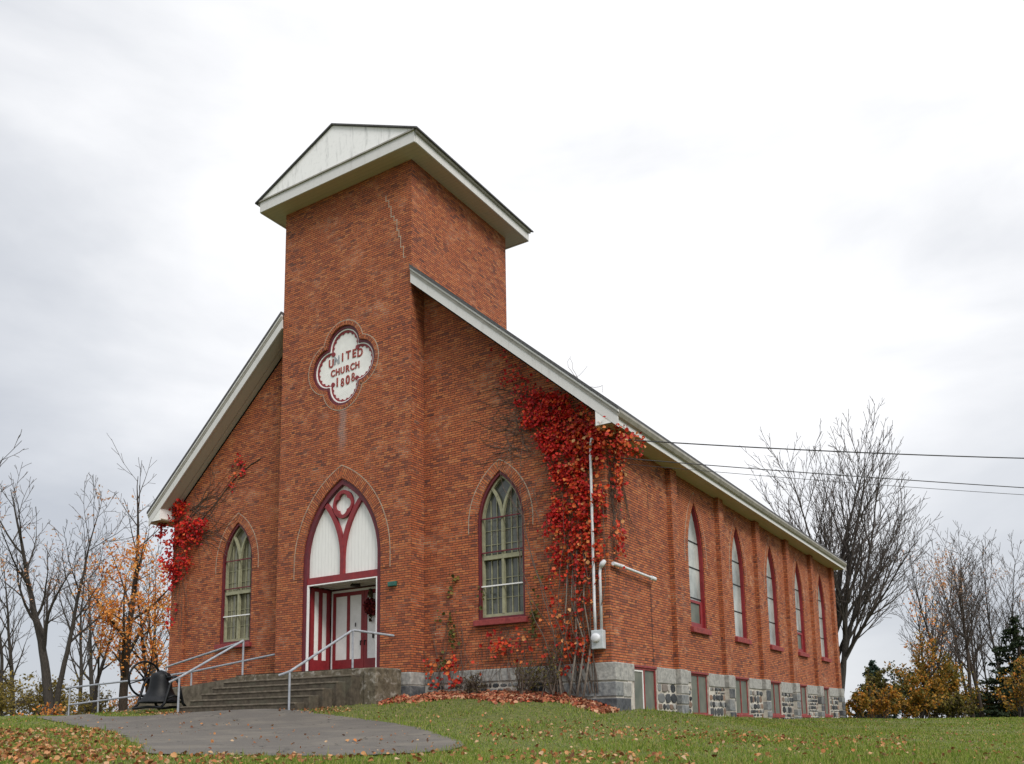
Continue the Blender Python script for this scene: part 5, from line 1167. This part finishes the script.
# ------------------------------------------------------------------ grass and fallen leaves
FWH = np.array([-.5323, .8465]); RTH = np.array([.8465, .5323]); C2 = np.array([CAM_P.x, CAM_P.y])
PAD = [(-W-.1, -.1), (TX0-.1, -.1), (TX0-.1, -1.7), (-12.2, -1.7), (-12.2, -3.25), (-7.3, -3.25), (-6.9, -2.0), (-6.1, -1.7), (-6.1, -.7), (-5.8, -.1), (.15, -.15), (.22, L+.1), (-W-.1, L+.1)]
def scatter(n, rng, d0=8.3, d1=52, spread=.72):
    D = np.exp(rng.uniform(math.log(d0), math.log(d1), n)); s = rng.uniform(-spread, spread, n)*D; P = C2+D[:, None]*FWH+s[:, None]*RTH
    return P, D
def keep(P): return ~inside(P[:, 0], P[:, 1], PAD) 
def grass():
    rng = np.random.default_rng(1); P, D = scatter(360000, rng); jit = rng.normal(0, .07, P.shape); k = keep(P) & ~inside(P[:, 0]+jit[:, 0], P[:, 1]+jit[:, 1], PATHS); P, D = P[k], D[k]; n = len(P)
    z = gz(P[:, 0], P[:, 1]); base = np.column_stack([P, z-.01]); th = rng.uniform(0, math.pi, n); w = np.maximum(.006, D*.00055)*rng.uniform(.7, 1.3, n)
    jit2 = rng.normal(0, .16, P.shape); patch = .5+.5*np.sin(P[:, 0]*1.3+np.sin(P[:, 1]*.9)*2)*np.sin(P[:, 1]*1.1+1.3*np.sin(P[:, 0]*.7))
    h = rng.uniform(.022, .07, n)*(.55+.7*patch)*np.where(rng.uniform(0, 1, n) < .04, 1.9, 1); dx = np.column_stack([np.cos(th), np.sin(th), np.zeros(n)])*w[:, None]
    edge = inside(P[:, 0]+jit2[:, 0], P[:, 1]+jit2[:, 1], PATHS) | inside(P[:, 0]+jit2[:, 0], P[:, 1]+jit2[:, 1], PAD); h = np.where(edge, h*1.9, h)
    tip = base+np.column_stack([rng.normal(0, .022, n), rng.normal(0, .022, n), h])
    V = np.stack([base-dx, base+dx, tip], 1).reshape(-1, 3); F = np.arange(3*n).reshape(-1, 3)
    o = tri_mesh('grass', V, F, M['grass']); tag(o, 'short green and straw coloured lawn grass around the church', 'grass', kind='stuff')
grass()
def fallen():
    rng = np.random.default_rng(2); parts = []
    P, D = scatter(3600, rng, 8.3, 40); cl = np.sin(P[:, 0]*.9+1.7*np.sin(P[:, 1]*.6))+np.sin(P[:, 1]*1.2+P[:, 0]*.35); k = keep(P) & (cl > rng.uniform(-1.6, 1.5, len(P))); parts.append((P[k], .014))
    # thick drift in the near left corner
    D = rng.uniform(8.6, 19, 2600); s = (-.62+.42*rng.beta(1.0, 2.4, 2600))*D; Q = C2+D[:, None]*FWH+s[:, None]*RTH; parts.append((Q[~inside(Q[:, 0], Q[:, 1], PATHS) | (rng.uniform(0, 1, 2600) < .02)], .02))
    D = rng.uniform(8.6, 11.5, 620); s = rng.uniform(-.35, .2, 620)*D; Q = C2+D[:, None]*FWH+s[:, None]*RTH; k = ~inside(Q[:, 0], Q[:, 1], PATHS) & (np.sin(s*1.7)+rng.normal(0, .5, 620) > .1); parts.append((Q[k], .02))
    # a band across the middle of the lawn, and the foot of the steps
    D = rng.normal(16.5, 1.5, 900); s = rng.uniform(-.05, .45, 900)*D; Q = C2+D[:, None]*FWH+s[:, None]*RTH; parts.append((Q[keep(Q) & ~inside(Q[:, 0], Q[:, 1], PATHS)], .015))
    Q = np.stack([rng.uniform(-7.9, -6.0, 260), -3.3+rng.normal(0, .25, 260)+.5*rng.uniform(0, 1, 260)], 1); parts.append((Q[keep(Q)], .02))
    Q = np.stack([rng.normal(-12.4, .45, 170), rng.normal(-3.6, .2, 170)], 1); parts.append((Q[keep(Q)], .02))
    Q = np.stack([rng.uniform(-16, -12.3, 120), rng.uniform(-4.2, -1.8, 120)], 1); parts.append((Q, .012))
    Q = np.stack([rng.uniform(-12.0, 2.0, 26), rng.uniform(-11, -3.5, 26)], 1); parts.append((Q[keep(Q)], .035))
    P = np.concatenate([p for p, _ in parts]); hgt = np.concatenate([np.full(len(p), h) for p, h in parts]); n = len(P)
    X = np.column_stack([P, gz(P[:, 0], P[:, 1])+hgt+rng.uniform(0, .035, n)])
    V, F = leaf_cards(X, .039, rng, (0, 0, 1), .75, lobes=True, jitter=.75); o = tri_mesh('fallen_leaves', V, F, M['fallen']); tag(o, 'orange and brown fallen leaves scattered over the lawn and path', 'fallen leaves', kind='stuff')
    # the drift heaped along the front wall
    n = 4300; x = rng.uniform(-6.2, .25, n); q = rng.uniform(0, 1, n)**1.25+np.maximum(0, rng.normal(0, .16, n)); wd = .98+.25*np.sin(x*2.1); y = -.10-q*wd; y = np.where(x < -5.75, y-.62, y)
    hp = .10*np.maximum(1-q, 0)**1.2*(.6+.4*np.sin(x*3.3)**2); z = gz(x, y)+.02+rng.uniform(0, 1, n)*hp
    k = ~((x > -.05) & (q < .15)); X = np.column_stack([x, y, z])[k]
    V, F = leaf_cards(X, .088, rng, (0, -.3, 1), .95, lobes=True, jitter=.6); o = tri_mesh('fallen_leaves', V, F, M['fallenred']); tag(o, 'drift of russet fallen leaves heaped along the front church wall', 'fallen leaves', kind='stuff')
fallen()
